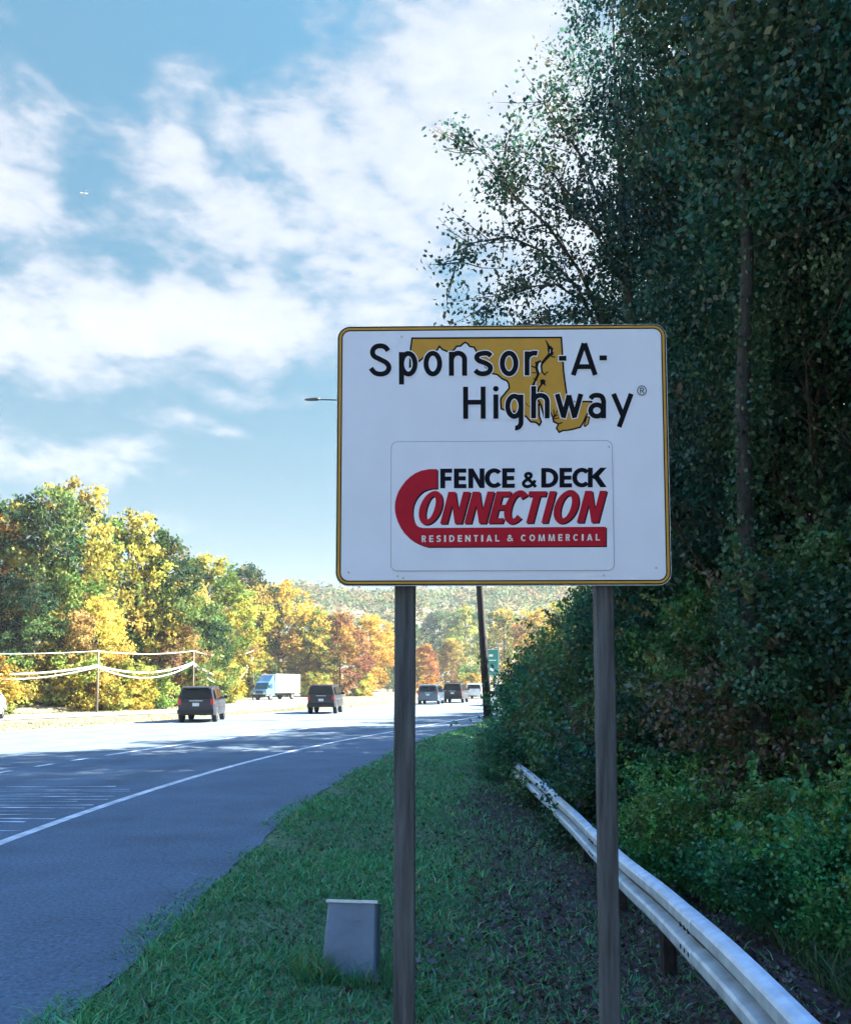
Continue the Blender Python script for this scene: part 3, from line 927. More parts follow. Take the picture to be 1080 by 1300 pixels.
rng = np.random.default_rng(77)


def sample_verge(n, y0, y1, s0, s1, power=1.6):
    u = rng.random(n)
    Y = (y0 ** (1 - power) + u * (y1 ** (1 - power) - y0 ** (1 - power))) ** (1 / (1 - power))
    S = s0 + (s1 - s0) * rng.random(n)
    X = road_edge(Y) + shoulder(Y) + S
    return X, Y, S


X, Y, S = sample_verge(130000, 3.0, 48, -.22, 4.3, 1.75)
patch = hnoise(X * 1.4 + 5, Y * 1.4) + .6 * hnoise(X * 4, Y * 4)
keep = rng.random(len(X)) < np.clip(np.interp(S + .35 * patch, [-.3, .0, 1.7, 2.35, 4.2], [.1, 1, 1, .42, .14]), 0, 1)
X, Y, S, patch = X[keep], Y[keep], S[keep], patch[keep]
n = len(X)
g = np.array([(.12, .29, .09), (.155, .33, .085), (.10, .245, .095), (.22, .29, .10), (.27, .25, .13)])
gi = rng.choice(5, n, p=[.34, .26, .28, .08, .04])
tg = g[gi] * (1 + .25 * rng.normal(size=(n, 1))) * (1 + .22 * patch[:, None])
h = (.045 + .075 * rng.random(n) ** 1.5) * (1 + .35 * patch) * np.interp(Y, [3, 20, 48], [1, 1.1, 1.4])
h = np.clip(h * .8, .02, .3)
Vv, Ff, Tt = blades(X, Y, h, .0055 + .0011 * Y, rng, np.clip(tg, .008, .5), 1.7)
tag(np_mesh('verge_grass', Vv, Ff, M['grass'], Tt), 'rough green grass covering the road verge', 'grass', kind='stuff')

# taller weeds and long grass on the bank behind the rail
X, Y, S = sample_verge(52000, 4.5, 40, 4.4, 11.5, 1.6)
patch = hnoise(X * 1.1 + 2, Y * 1.1)
n = len(X)
tg = np.array([(.085, .15, .055), (.115, .18, .05), (.07, .115, .05), (.15, .13, .065)])[rng.choice(4, n, p=[.4, .25, .25, .1])] * (1 + .25 * rng.normal(size=(n, 1)))
h = np.clip((.16 + .26 * rng.random(n)) * (1 + .35 * patch), .05, .6)
Vv, Ff, Tt = blades(X, Y, h, .008 + .0009 * Y, rng, np.clip(tg, .006, .5), 1.3)
tag(np_mesh('bank_weeds', Vv, Ff, M['grass'], Tt), 'long weedy grass on the bank behind the guardrail', 'weeds', kind='stuff')

# low creeping leaves that cover the bank
X, Y, S = sample_verge(42000, 4.5, 34, 4.6, 12.5, 1.5)
patch = hnoise(X * .9 + 7, Y * .9)
Z = ground_z(X, Y) + .04 + .28 * rng.random(len(X)) * np.clip(.7 + .6 * patch, .1, 1.5)
tg = np.array([S1, S2, S3, S4])[rng.choice(4, len(X), p=[.4, .35, .15, .1])] * (1 + .25 * rng.normal(size=(len(X), 1)))
L = .075 * (.7 + .7 * rng.random(len(X))) * np.interp(Y, [4, 34], [.9, 1.6])
Vv, Ff, Tt = leaves(np.stack([X, Y, Z], -1), L, L * .75, rng, np.clip(tg, .006, .5), .1)
tag(np_mesh('creeping_vines', Vv, Ff, M['leaf'], Tt), 'low creeping leaves spread over the bank', 'ground cover', kind='stuff')

# fallen leaves, thickest by the guardrail
X, Y, S = sample_verge(30000, 3.0, 26, .3, 6.5, 1.7)
keep = rng.random(len(X)) < np.interp(S, [.3, 1.4, 2.2, 5, 6.5], [.05, .12, .95, 1, .4])
X, Y = X[keep], Y[keep]
Z = ground_z(X, Y) + .012 + .02 * rng.random(len(X))
tg = np.array([(.09, .068, .055), (.07, .055, .05), (.115, .09, .065), (.06, .05, .055), (.2, .18, .16)])[rng.choice(5, len(X), p=[.3, .3, .2, .15, .05])] * (1 + .25 * rng.normal(size=(len(X), 1)))
L = .042 * (.5 + 1.0 * rng.random(len(X)))
Vv, Ff, Tt = leaves(np.stack([X, Y, Z], -1), L, L * .8, rng, np.clip(tg, .006, .5), .0, up=np.array([0, 0, 3.0]))
tag(np_mesh('fallen_leaves', Vv, Ff, M['litter'], Tt), 'brown fallen leaves lying around the guardrail', 'leaves', kind='stuff')

# pale dry grass of the sunlit strip beyond the roads
n = 40000
Y = 26 + 120 * rng.random(n) ** 1.4
t = rng.random(n)
A = road_edge(Y) - 13.2; B = far_edge(Y) - 2.0
X = np.where(t < .6, far_edge(Y) - .6 + 2.7 * rng.random(n), A + (far_edge(Y) + 10.6 - A) * rng.random(n))
ok = (X < A) & (Y < 150)
X, Y = X[ok], Y[ok]
tg = np.array([(.27, .24, .14), (.22, .21, .10), (.16, .18, .07)])[rng.choice(3, len(X))] * (1 + .15 * rng.normal(size=(len(X), 1)))
Vv, Ff, Tt = blades(X, Y, (.03 + .07 * rng.random(len(X))), .035, rng, np.clip(tg, .02, .6), .8)
tag(np_mesh('median_grass', Vv, Ff, M['grass'], Tt), 'dry sunlit grass strip at the foot of the far trees', 'grass', kind='stuff')

# ------------------------------------------------------------------ the sponsor sign
SW, SH = 1.524, 1.219
SIGN = (0.352, 3.916, 2.66)
quad = np.array([(433, 411.5), (843, 408.5), (853, 748), (427, 744.5)], float)
rect = np.array([(-SW / 2, SH / 2), (SW / 2, SH / 2), (SW / 2, -SH / 2), (-SW / 2, -SH / 2)])
A_, b_ = [], []
for (px, py), (u, v) in zip(quad, rect):
    A_.append([px, py, 1, 0, 0, 0, -u * px, -u * py]); b_.append(u)
    A_.append([0, 0, 0, px, py, 1, -v * px, -v * py]); b_.append(v)
Hm = np.append(np.linalg.solve(np.array(A_), np.array(b_)), 1).reshape(3, 3)


def art(p):
    """artwork units (read off the sign face) -> metres on the sign face"""
    q = Hm @ np.array([p[0], p[1], 1.0])
    return q[0] / q[2], q[1] / q[2]


def arc(cx, cy, rx, ry, a0, a1, n=14):
    return [(cx + rx * math.cos(R(a0 + (a1 - a0) * i / n)), cy + ry * math.sin(R(a0 + (a1 - a0) * i / n))) for i in range(n + 1)]


def spline(pts, n=5):
    out = []
    P_ = [pts[0]] + list(pts) + [pts[-1]]
    for i in range(1, len(P_) - 2):
        for k in range(n):
            t = k / n
            p0, p1, p2, p3 = (np.array(P_[i + j], float) for j in (-1, 0, 1, 2))
            out.append(tuple(.5 * (2 * p1 + (p2 - p0) * t + (2 * p0 - 5 * p1 + 4 * p2 - p3) * t * t + (3 * p1 - p0 - 3 * p2 + p3) * t ** 3)))
    out.append(pts[-1])
    return out


def stroke(pts, w, closed=False, taper=None):
    """a stroke as a list of quads; mitred joins"""
    P_ = [np.array(p, float) for p in pts]
    n = len(P_)
    Lp, Rp = [], []
    for i in range(n):
        a = P_[i] - P_[i - 1] if (i > 0 or closed) else P_[1] - P_[0]
        c = P_[(i + 1) % n] - P_[i] if (i < n - 1 or closed) else P_[-1] - P_[-2]
        a = a / (np.linalg.norm(a) + 1e-9); c = c / (np.linalg.norm(c) + 1e-9)
        na, nc = np.array([-a[1], a[0]]), np.array([-c[1], c[0]])
        m = na + nc; m = m / (np.linalg.norm(m) + 1e-9)
        k = 1 / max(.45, float(m @ nc))
        ww = w if taper is None else w + (taper - w) * i / (n - 1)
        Lp.append(P_[i] + m * k * ww / 2); Rp.append(P_[i] - m * k * ww / 2)
    out = []
    for i in range(n if closed else n - 1):
        j = (i + 1) % n
        out.append([Lp[i], Lp[j], Rp[j], Rp[i]])
    return out


class Face:
    """flat print on the sign: polygons in artwork units, each piece a hair proud of the last"""
    def __init__(self, depth):
        self.mb = MB(); self.d = depth

    def add(self, polys, bump=0.00002):
        self.d += bump
        for pl in polys:
            self.mb.poly([(u, -self.d, v) for u, v in (art(p) for p in pl)])

    def fill(self, outline):
        self.d += .00006
        o2 = [art(p) for p in outline]
        b = len(self.mb.v)
        self.mb.v += [(u, -self.d, v) for u, v in o2]
        for t in tessellate_polygon([[Vector((u, v, 0)) for u, v in o2]]):
            self.mb.f.append((b + t[0], b + t[1], b + t[2]))

    def build(self, name, m, parent):
        o = self.mb.build(name, m, parent, recalc=False)
        me = o.data
        bm = bmesh.new(); bm.from_mesh(me)
        for f in bm.faces:
            f.normal_update()
            if f.normal.y > 0:
                f.normal_flip()
        bm.to_mesh(me); bm.free()
        return o


gz0 = float(ground_z(SIGN[0], SIGN[1]))
sign = thing('sponsor_sign', 'large white highway sponsor sign with gold border on two weathered timber posts', 'sign', (SIGN[0], SIGN[1], gz0 - .35), -0.0204)
ZC = SIGN[2] - (gz0 - .35)      # sign centre above the root


def rrect(w, h, r, n=7, cx=0, cz=0):
    out = []
    for (sx, sz, a) in ((1, 1, 0), (-1, 1, 90), (-1, -1, 180), (1, -1, 270)):
        for i in range(n + 1):
            t = R(a + 90 * i / n)
            out.append((cx + sx * (w / 2 - r) + r * math.cos(t), cz + sz * (h / 2 - r) + r * math.sin(t)))
    return out


def slab_ring(mb, outer, y0, y1, inner=None):
    """rounded plate (or ring) between depths y0 (front) and y1 (back)"""
    n = len(outer); b = len(mb.v)
    if inner is None:
        for y in (y0, y1):
            mb.v += [(x, y, z) for x, z in outer]
        mb.f.append(tuple(b + i for i in range(n)))
        mb.f.append(tuple(b + n + n - 1 - i for i in range(n)))
        for i in range(n):
            j = (i + 1) % n
            mb.f.append((b + i, b + j, b + n + j, b + n + i))
    else:
        for loop in (outer, inner):
            mb.v += [(x, y0, z) for x, z in loop]
        for i in range(n):
            j = (i + 1) % n
            mb.f.append((b + i, b + j, b + n + j, b + n + i))


PXM = SW / 415.0
mb = MB(); slab_ring(mb, rrect(SW, SH, .058), 0, .0045)
panel = mb.build('sign_panel', M['sign_white'], sign); panel.location = (0, 0, ZC)
mb = MB(); slab_ring(mb, rrect(SW + .004, SH + .004, .06), .0047, .0075)
mb.build('back_sheet', M['alu'], panel)


def border(name, inset0, inset1, m, depth):
    mb = MB()
    slab_ring(mb, rrect(SW - 2 * inset0, SH - 2 * inset0, .058 - inset0), -depth, 0, rrect(SW - 2 * inset1, SH - 2 * inset1, max(.01, .058 - inset1)))
    return mb.build(name, m, panel, recalc=False)


def fix_front(o):
    bm = bmesh.new(); bm.from_mesh(o.data)
    for f in bm.faces:
        f.normal_update()
        if f.normal.y > 0:
            f.normal_flip()
    bm.to_mesh(o.data); bm.free()
    return o


fix_front(border('black_edge', .0015, .0235, M['sign_black'], .0003))
fix_front(border('gold_border', .0075, .0178, M['gold'], .0006))

# state outline in gold
MAPO = [(525, 426.4), (711.5, 425.8), (712.4, 440), (714.4, 470), (718, 497), (719, 508.2), (750, 508.2), (748, 518), (742.5, 528), (739, 536), (735.5, 541.3), (727, 543.6), (720, 545), (714, 545.3),
        (709, 547.6), (705.5, 542.5), (708, 537), (702, 534), (701, 528.5), (698, 522), (696, 529), (690, 529), (688.5, 522), (686, 512.5), (683.2, 512), (684, 527), (686.3, 534), (684, 538.5),
        (679.7, 534.6), (673, 534), (667.2, 527), (655, 522), (640, 518.6), (636, 517), (635.3, 507.5), (636, 503), (640, 498.3), (646.1, 490.6), (645.5, 485), (643.3, 481.1), (637, 478.3), (631, 472.8),
        (625.6, 472), (615, 462), (608, 452), (605.2, 443.5), (602.2, 437.9), (599.5, 437.6), (596.6, 436.9), (594, 433.5), (591, 431.8), (588.5, 433.5), (585.4, 436.4), (580.3, 436.9), (577.5, 441), (573, 444), (569, 443.5), (563, 441),
        (558.9, 436.9), (555.8, 442), (547, 446), (538.5, 451.7), (532.9, 456.3), (526, 461), (522, 463), (522.8, 442)]
f = Face(.0004); f.fill(MAPO); f.fill([(743.6, 528), (747.4, 528), (745.5, 537), (741.8, 540.5), (740.6, 539)])
f.build('state_map', M['gold'], panel)['kind'] = 'stuff'
f = Face(.0009)
f.add(stroke(MAPO, 2.1, True))
f.add(stroke([(743.6, 528), (747.4, 528), (745.5, 537), (741.8, 540.5), (740.4, 539)], 1.5, True))
f.add(stroke([(691.6, 428.8), (693.8, 433), (696.4, 439)], .8, taper=3.6))
f.add(stroke([(696.2, 437), (698.2, 443), (696.6, 448), (692, 453), (687.5, 458.5)], 5.2, taper=3.4))
f.add([[(694, 439.5), (701.5, 438.5), (700.5, 444), (702, 447.6), (698, 449.5), (695, 446)]])
f.add(stroke([(698, 449.5), (703.8, 451.2)], 1.6)); f.add(stroke([(698, 445), (702.4, 445)], 1))
f.add(stroke([(687.8, 457), (686.4, 463), (687.2, 469.5), (690.6, 473.6), (692.8, 470.8), (695.4, 469.6)], 2.5, taper=1.2))
f.add(stroke([(686, 456.2), (682, 457.6), (680, 462.4), (680.6, 467), (682.8, 472), (681, 476), (679.4, 480), (677.2, 484.5), (675.6, 488.5)], 3.2))
f.add(stroke([(674, 462.2), (680, 465.2)], 1.7)); f.add(stroke([(674.6, 470.8), (681, 471.2)], 1.3)); f.add(stroke([(678.5, 458), (682, 458.6)], 2.4)); f.add(stroke([(676, 478), (680, 479.5)], 1.2))
f.add([[(684.8, 480.4), (688, 479), (691.6, 480.6), (691.2, 484.4), (692.2, 488.4), (688.6, 485.6), (685.4, 485.8)]])
f.add(stroke([(687.6, 485), (683.6, 490), (681.8, 495), (682.6, 506), (685.6, 512.4), (688.8, 523)], 2.2))
f.add([[(685.4, 496), (687, 493.4), (689.4, 496)]])
f.add(stroke([(708, 537), (713, 535)], 1.5)); f.add(stroke([(701, 528.5), (707, 525)], 1.5)); f.add(stroke([(702, 518), (702.5, 527)], 1.3)); f.add(stroke([(706.5, 519.5), (702.5, 529)], 1.2)); f.add(stroke([(700, 531), (709, 529)], 1.3))
f.add(stroke([(667, 509), (669, 513), (673, 515)], .8)); f.add(stroke([(651, 518), (654, 522)], .9))
f.build('map_outline', M['sign_black'], panel)['kind'] = 'stuff'
f = Face(.0017)
f.add([[(683.4, 458.6), (686, 457.4), (685.2, 463), (685.8, 470), (683.6, 471), (682.4, 465)]])
f.add(stroke([(697.6, 441), (697, 446)], .8)); f.add(stroke([(680, 482), (678.5, 488)], .8))
f.build('bay_water', M['sign_white'], panel)['kind'] = 'stuff'

# "Sponsor-A-Highway(R)" in road-sign lettering
Wd = 6.3
hw = Wd / 2


def bowl(x0, x1, y0, y1):
    return arc((x0 + x1) / 2, (y0 + y1) / 2, (x1 - x0) / 2 - hw, (y1 - y0) / 2 - hw, 0, 360, 26)[:-1]


GL = []     # (points, closed); None ends a letter
GL.append(None); GL.append((spline([(495.2, 442.5), (491.5, 437.9), (485.5, 436.2), (479, 438.0), (475.8, 443.4), (477.6, 449.2), (485, 453.4), (492.8, 457.8), (496.0, 463.6), (493.4, 469.6), (486.5, 472.2), (478.8, 470.6), (473.4, 464.6)]), 0))
GL.append(None); GL.append(([(511.6, 444.2), (511.6, 485.6)], 0)); GL.append((bowl(508.6, 531.7, 442.8, 475.4), 1))
GL.append(None); GL.append((bowl(539, 562.3, 442.6, 475.4), 1))
GL.append(None); GL.append(([(573.8, 443.8), (573.8, 474.6)], 0)); GL.append((arc(582.2, 453.6, 8.0, 7.8, 180, 360, 14) + [(590.2, 474.6)], 0))
GL.append(None); GL.append((spline([(623.2, 449.4), (619.4, 446.2), (613.6, 446.0), (607.6, 447.6), (605.4, 451.4), (608, 455.2), (614.4, 457.8), (620.6, 461.2), (622.6, 465.4), (620, 470.2), (613.4, 472.2), (607.4, 471.0), (603.4, 467.6)]), 0))
GL.append(None); GL.append((bowl(634.2, 657.6, 442.6, 475.4), 1))
GL.append(None); GL.append(([(668.4, 443.6), (668.4, 474.5)], 0)); GL.append((arc(677.8, 454.4, 9.2, 8.6, 182, 292, 12), 0))
GL.append(None); GL.append(([(708.4, 452.6), (717.8, 452.6)], 0)); GL.append(None); GL.append(([(759.5, 452.2), (768.8, 452.2)], 0))
GL.append(None); GL.append(([(726.4, 474.4), (740.0, 433.4)], 0)); GL.append(([(740.6, 433.4), (754.2, 474.2)], 0)); GL.append(([(731, 463.4), (749.6, 463.4)], 0))
GL.append(None); GL.append(([(591.4, 488.6), (591.4, 529.9)], 0)); GL.append(([(613.3, 488.6), (613.3, 529.9)], 0)); GL.append(([(591.4, 508.6), (613.3, 508.6)], 0))
GL.append(None); GL.append(([(629.3, 498.7), (629.3, 529.9)], 0)); GL.append((arc(629.3, 491.4, 1.75, 1.75, 0, 360, 14)[:-1], 2))
GL.append(None); GL.append((bowl(640.9, 664.0, 497.8, 530.2), 1)); GL.append(([(660.8, 498.9), (660.8, 534.5)] + arc(654.4, 534.5, 6.4, 7.4, 20, 100, 8), 0))
GL.append(None); GL.append(([(676.7, 488.2), (676.7, 529.6)], 0)); GL.append((arc(685.2, 508.0, 8.5, 8.0, 180, 360, 14) + [(693.7, 529.6)], 0))
GL.append(None); GL.append(([(706.2, 498.4), (714.4, 527.6)], 0)); GL.append(([(713.9, 529.3), (721.3, 500)], 0)); GL.append(([(721.0, 500), (728.6, 529.3)], 0)); GL.append(([(728.2, 527.6), (736.2, 498.4)], 0))
GL.append(None); GL.append((spline([(748.2, 504.6), (751.4, 501.2), (757, 500.2), (762.4, 502), (764.8, 507.4), (764.9, 512)]) + [(764.9, 529.9)], 0)); GL.append((arc(756.4, 519.9, 7.9, 7.4, 0, 360, 22)[:-1], 1))
GL.append(None); GL.append(([(777.4, 498.4), (789.4, 527)], 0)); GL.append(([(799.8, 498.4), (784.6, 541.4)], 0))
halo, ink = Face(.0018), None


def close_letter(face):
    if face is not None and face.mb.v:
        face.build('letter', M['sign_black'], panel)


for item in GL:
    if item is None:
        close_letter(ink); ink = Face(.0022); halo.d = .0018; continue
    pts, cl = item
    if cl == 2:
        halo.add(stroke(pts, 6.0, True)); ink.add(stroke(pts, 3.6, True)); continue
    ex = pts
    if not cl:      # halo reaches a little past the ends
        a, b2 = np.array(pts[0]), np.array(pts[1]); c, d2 = np.array(pts[-1]), np.array(pts[-2])
        ex = [tuple(a + (a - b2) / np.linalg.norm(a - b2) * 1.1)] + list(pts[1:-1]) + [tuple(c + (c - d2) / np.linalg.norm(c - d2) * 1.1)]
    halo.add(stroke(ex, Wd + 2.4, bool(cl)))
    ink.add(stroke(pts, Wd, bool(cl)))
close_letter(ink)
halo.build('letter_halo', M['sign_white'], panel)['kind'] = 'stuff'
ink = Face(.0022)
ink.add(stroke(arc(813.2, 494.3, 5.5, 6.0, 0, 360, 24)[:-1], 1.0, True))
ink.build('mark_ring', M['sign_black'], panel)
ink = Face(.0022)
ink.add(stroke([(811.4, 490.8), (811.4, 498)], 1.0)); ink.add(stroke([(811.4, 491.2), (814.4, 491.2), (815.6, 492.8), (814.4, 494.5), (811.4, 494.5)], .95)); ink.add(stroke([(813.4, 494.4), (816, 498)], 1.0))
ink.build('letter', M['sign_black'], panel)

# the sponsor's own plate screwed to the face
pc = [art(p) for p in ((497.5, 559), (777.5, 558), (778.5, 728), (496.5, 727))]
pu0, pu1 = (pc[0][0] + pc[3][0]) / 2, (pc[1][0] + pc[2][0]) / 2
pv1, pv0 = (pc[0][1] + pc[1][1]) / 2, (pc[2][1] + pc[3][1]) / 2
pw, ph, pcx, pcz = pu1 - pu0, pv1 - pv0, (pu0 + pu1) / 2, (pv0 + pv1) / 2
mb = MB(); slab_ring(mb, rrect(pw, ph, .03, cx=pcx, cz=pcz), -.0024, -.0003)
plate = mb.build('sponsor_plate', M['plate_white'], sign); plate.location = (0, 0, ZC)
mb = MB(); slab_ring(mb, rrect(pw, ph, .03, cx=pcx, cz=pcz), -.0027, 0, rrect(pw - .0052, ph - .0052, .0274, cx=pcx, cz=pcz))
fix_front(mb.build('plate_rim', M['plate_edge'], plate, recalc=False))

CSH = [(555.4, 594.4), (546, 594.4), (535.3, 596.4), (528, 599.6), (521.9, 603.8), (516, 609.4), (511.1, 615.9), (507, 622.4), (504.4, 629.3), (502.6, 636), (502, 642.7), (502.3, 649.4), (503.7, 656.2), (506.2, 663.6), (509.8, 670.9),
       (514, 677.4), (519.2, 683), (525, 687.6), (531.3, 691), (537, 693.4), (543.3, 695.1), (768.4, 696.2), (768.4, 671.0), (537.5, 670.6), (532.4, 669.4), (528.6, 666.5), (526.2, 662.5), (525.0, 657.5), (524.4, 652), (524.7, 646.8),
       (525.5, 641), (527.4, 636), (530.2, 631), (533.9, 626.6), (538.2, 623.0), (543.3, 620.8), (549, 619.6), (555.4, 619.4)]
sh = Face(.0028); sh.fill([(x + 1.5, y + 1.5) for x, y in CSH])
rd = Face(.0034); rd.fill(CSH)


def heavy(ch, x0, x1, y0, y1, v, h):
    """a heavy sans letter as convex pieces: stem width v, bar width h (y runs down)"""
    w, cx, cy = x1 - x0, (x0 + x1) / 2, (y0 + y1) / 2
    bx = lambda a, b, c, d: [[(a, b), (c, b), (c, d), (a, d)]]
    def ring(a0, a1, n=22, k=1.0):
        o = arc(cx, cy, w / 2 * k, (y1 - y0) / 2, a0, a1, n); i = arc(cx, cy, w / 2 * k - v, (y1 - y0) / 2 - h, a0, a1, n)
        return [[o[j], o[j + 1], i[j + 1], i[j]] for j in range(n)]
    if ch == 'E': return bx(x0, y0, x0 + v, y1) + bx(x0 + v, y0, x1, y0 + h) + bx(x0 + v, cy - h / 2, x1 - w * .05, cy + h / 2) + bx(x0 + v, y1 - h, x1, y1)
    if ch == 'F': return bx(x0, y0, x0 + v, y1) + bx(x0 + v, y0, x1, y0 + h) + bx(x0 + v, cy - h * .45, x1 - w * .06, cy + h * .55)
    if ch == 'L': return bx(x0, y0, x0 + v, y1) + bx(x0 + v, y1 - h, x1, y1)
    if ch == 'I': return bx(x0, y0, x1, y1)
    if ch == 'T': return bx(x0, y0, x1, y0 + h) + bx(cx - v / 2, y0 + h, cx + v / 2, y1)
    if ch == 'N': return bx(x0, y0, x0 + v, y1) + bx(x1 - v, y0, x1, y1) + [[(x0 + v, y0), (x1 - v, y1 - (y1 - y0) * .42), (x1 - v, y1), (x0 + v, y0 + (y1 - y0) * .42)]]
    if ch == 'M': return [[(x0 + w * .08, y0), (x0 + w * .08 + v, y0), (x0 + v, y1), (x0, y1)], [(x1 - w * .08 - v, y0), (x1 - w * .08, y0), (x1, y1), (x1 - v, y1)],
                          [(x0 + w * .08 + v, y0), (cx + v * .2, y1), (cx - v * .6, y1), (x0 + w * .08 + v * .8, y0 + v * 1.6)], [(x1 - w * .08 - v, y0), (x1 - w * .08 - v * .8, y0 + v * 1.6), (cx + v * .6, y1), (cx - v * .2, y1)]]
    if ch == 'A': return [[(cx - v * .6, y0), (cx + v * .5, y0), (x0 + v, y1), (x0, y1)], [(cx - v * .5, y0), (cx + v * .6, y0), (x1, y1), (x1 - v, y1)]] + bx(x0 + w * .26, y1 - (y1 - y0) * .36, x1 - w * .26, y1 - (y1 - y0) * .16)
    if ch == 'O': return ring(0, 360, 36)
    if ch == 'C': return ring(42, 318, 28)
    if ch == 'D':
        o = [(x0 + v, y0)] + arc(x1 - w * .62, cy, w * .62, (y1 - y0) / 2, -90, 90, 16) + [(x0 + v, y1)]
        i = [(x0 + v, y0 + h)] + arc(x1 - w * .62, cy, w * .62 - v, (y1 - y0) / 2 - h, -90, 90, 16) + [(x0 + v, y1 - h)]
        return bx(x0, y0, x0 + v, y1) + [[o[j], o[j + 1], i[j + 1], i[j]] for j in range(len(o) - 1)]
    if ch == 'K': return bx(x0, y0, x0 + v, y1) + [[(x1 - v * 1.35, y0), (x1 - v * .05, y0), (x0 + v * 1.6, cy + (y1 - y0) * .12), (x0 + v, cy + (y1 - y0) * .04), (x0 + v, cy - (y1 - y0) * .12)],
                                                   [(x0 + v * 1.25, cy + (y1 - y0) * .03), (x0 + v * 2.1, cy - (y1 - y0) * .14), (x1, y1), (x1 - v * 1.3, y1)]]
    if ch == 'R':
        mid = y0 + (y1 - y0) * .56
        return bx(x0, y0, x0 + v, y1) + stroke([(x0 + v, y0 + h / 2), (cx + w * .08, y0 + h / 2)] + arc(cx + w * .08, (y0 + mid) / 2, w * .42 - v / 2, (mid - y0) / 2 - h / 2, -80, 80, 8) + [(cx + w * .08, mid - h / 2), (x0 + v, mid - h / 2)], h) + [[(x0 + w * .42, mid - .2), (x0 + w * .42 + v, mid - .2), (x1, y1), (x1 - v * 1.1, y1)]]
    if ch == 'S':
        r = lambda a, b: (x0 + w * a, y0 + (y1 - y0) * b)
        return stroke(spline([r(.92, .2), r(.72, .1), r(.42, .1), r(.16, .22), r(.2, .4), r(.5, .5), r(.82, .62), r(.84, .8), r(.56, .9), r(.26, .9), r(.05, .78)], 4), h)
    if ch == '&':
        r = lambda a, b: (x0 + w * a, y0 + (y1 - y0) * b)
        return stroke(spline([r(.92, .95), r(.66, .66), r(.3, .32), r(.28, .16), r(.44, .09), r(.6, .16), r(.58, .32), r(.34, .48), r(.12, .68), r(.18, .86), r(.38, .92), r(.62, .84), r(.8, .66), r(.86, .52)], 5), min(v, h) * .92)
    return []


for ch, x0, x1 in (('F', 559.2, 574.2), ('E', 576.4, 592), ('N', 594.4, 614.8), ('C', 615.0, 639.0), ('E', 637.0, 652.9), ('D', 686.3, 708), ('E', 709.4, 725.2), ('C', 725.4, 750.0), ('K', 745.2, 769.3), ('&', 661.6, 681)):
    bk = Face(.0034 + (.0003 if ch == 'C' else 0))
    if ch == '&':
        bk.add(heavy('&', x0, x1, 598.9, 619.6, 4.4, 4.4))
    else:
        bk.add(heavy(ch, x0, x1, 594.0, 619.4, 6.2, 5.4))
    bk.build('letter', M['navy'], plate)
SLANT = .26
for ch, x0, x1 in (('O', 527.6, 555.6), ('N', 558.6, 586.2), ('N', 589, 616.6), ('E', 619.2, 637.8), ('C', 634.8, 663.6), ('T', 660.4, 682.8), ('I', 686.2, 694.6), ('O', 697.4, 727.6), ('N', 731.2, 758.8)):
    y0, y1 = (622.6, 666.4) if ch in 'OC' else (624.0, 665.4)
    pcs = [[(x + SLANT * (665.4 - y), y) for x, y in pl] for pl in heavy(ch, x0, x1, y0, y1, 9.0, 7.2 if ch in 'OC' else 6.8)]
    sh.add([[(x + 1.7, y + 1.5) for x, y in pl] for pl in pcs])
    lt = Face(.0037); lt.add(pcs); lt.build('letter', M['red'], plate)
sh.build('logo_shadow', M['navy'], plate)['kind'] = 'stuff'
rd.build('logo_letter', M['red'], plate)
wt = Face(.0040)


def tiny(word, x0, x1):
    wid = {'I': .36, 'M': 1.25, '&': 1.0, 'O': 1.05, 'C': .98, 'A': 1.05, 'N': 1.0, 'D': .98}
    ws = [wid.get(c, .78) for c in word]
    tot = sum(ws); gap = .62
    k = (x1 - x0) / (tot + gap * (len(word) - 1))
    x = x0
    for c, w_ in zip(word, ws):
        wt.add(heavy(c, x, x + w_ * k, 680.4, 689.0, 1.75, 1.6), .00002)
        x += (w_ + gap) * k


tiny('RESIDENTIAL', 535.6, 633.4)
tiny('&', 643.0, 651.0)
tiny('COMMERCIAL', 660.6, 760.8)
wt.build('tagline', M['white_film'], plate)['kind'] = 'stuff'

# fixings: bolt heads through the face and plate screws
bolts = [(443.5, 727.5), (833, 725.5), (512, 424.5), (512, 735.5), (766, 734.5), (505, 733), (772, 567)]
for (px, py) in bolts:
    u, v = art((px, py))
    mb = MB(); mb.tube([(u, -.0035, v), (u, 0, v)], .005, 10)
    mb.build('bolt', M['alu'], panel)
for v in (.42, -.42):
    mb = MB(); mb.box((0, .0235, v), (SW * .9, .028, .045))
    mb.build('stiffener', M['alu'], panel)


def timber_post(u, top, w, name='post'):
    mb = MB()
    prof = [(-w / 2 + .006, -w / 2), (w / 2 - .006, -w / 2), (w / 2, -w / 2 + .006), (w / 2, w / 2 - .006), (w / 2 - .006, w / 2), (-w / 2 + .006, w / 2), (-w / 2, w / 2 - .006), (-w / 2, -w / 2 + .006)]
    ns = 24
    rr_ = random.Random(int(u * 100) + 5)
    for i in range(ns + 1):
        z = top * i / ns
        jx, jy = rr_.uniform(-.0012, .0012), rr_.uniform(-.0012, .0012)
        mb.v += [(u + x + jx, .088 + y + jy, z) for x, y in prof]
    for i in range(ns):
        for k in range(8):
            mb.f.append((i * 8 + k, i * 8 + (k + 1) % 8, (i + 1) * 8 + (k + 1) % 8, (i + 1) * 8 + k))
    mb.f.append(tuple(ns * 8 + k for k in range(8)))
    return mb.build(name, M['timber'], sign)


timber_post(-.4485, ZC + .5, .095)
timber_post(.4700, ZC + .5, .084)

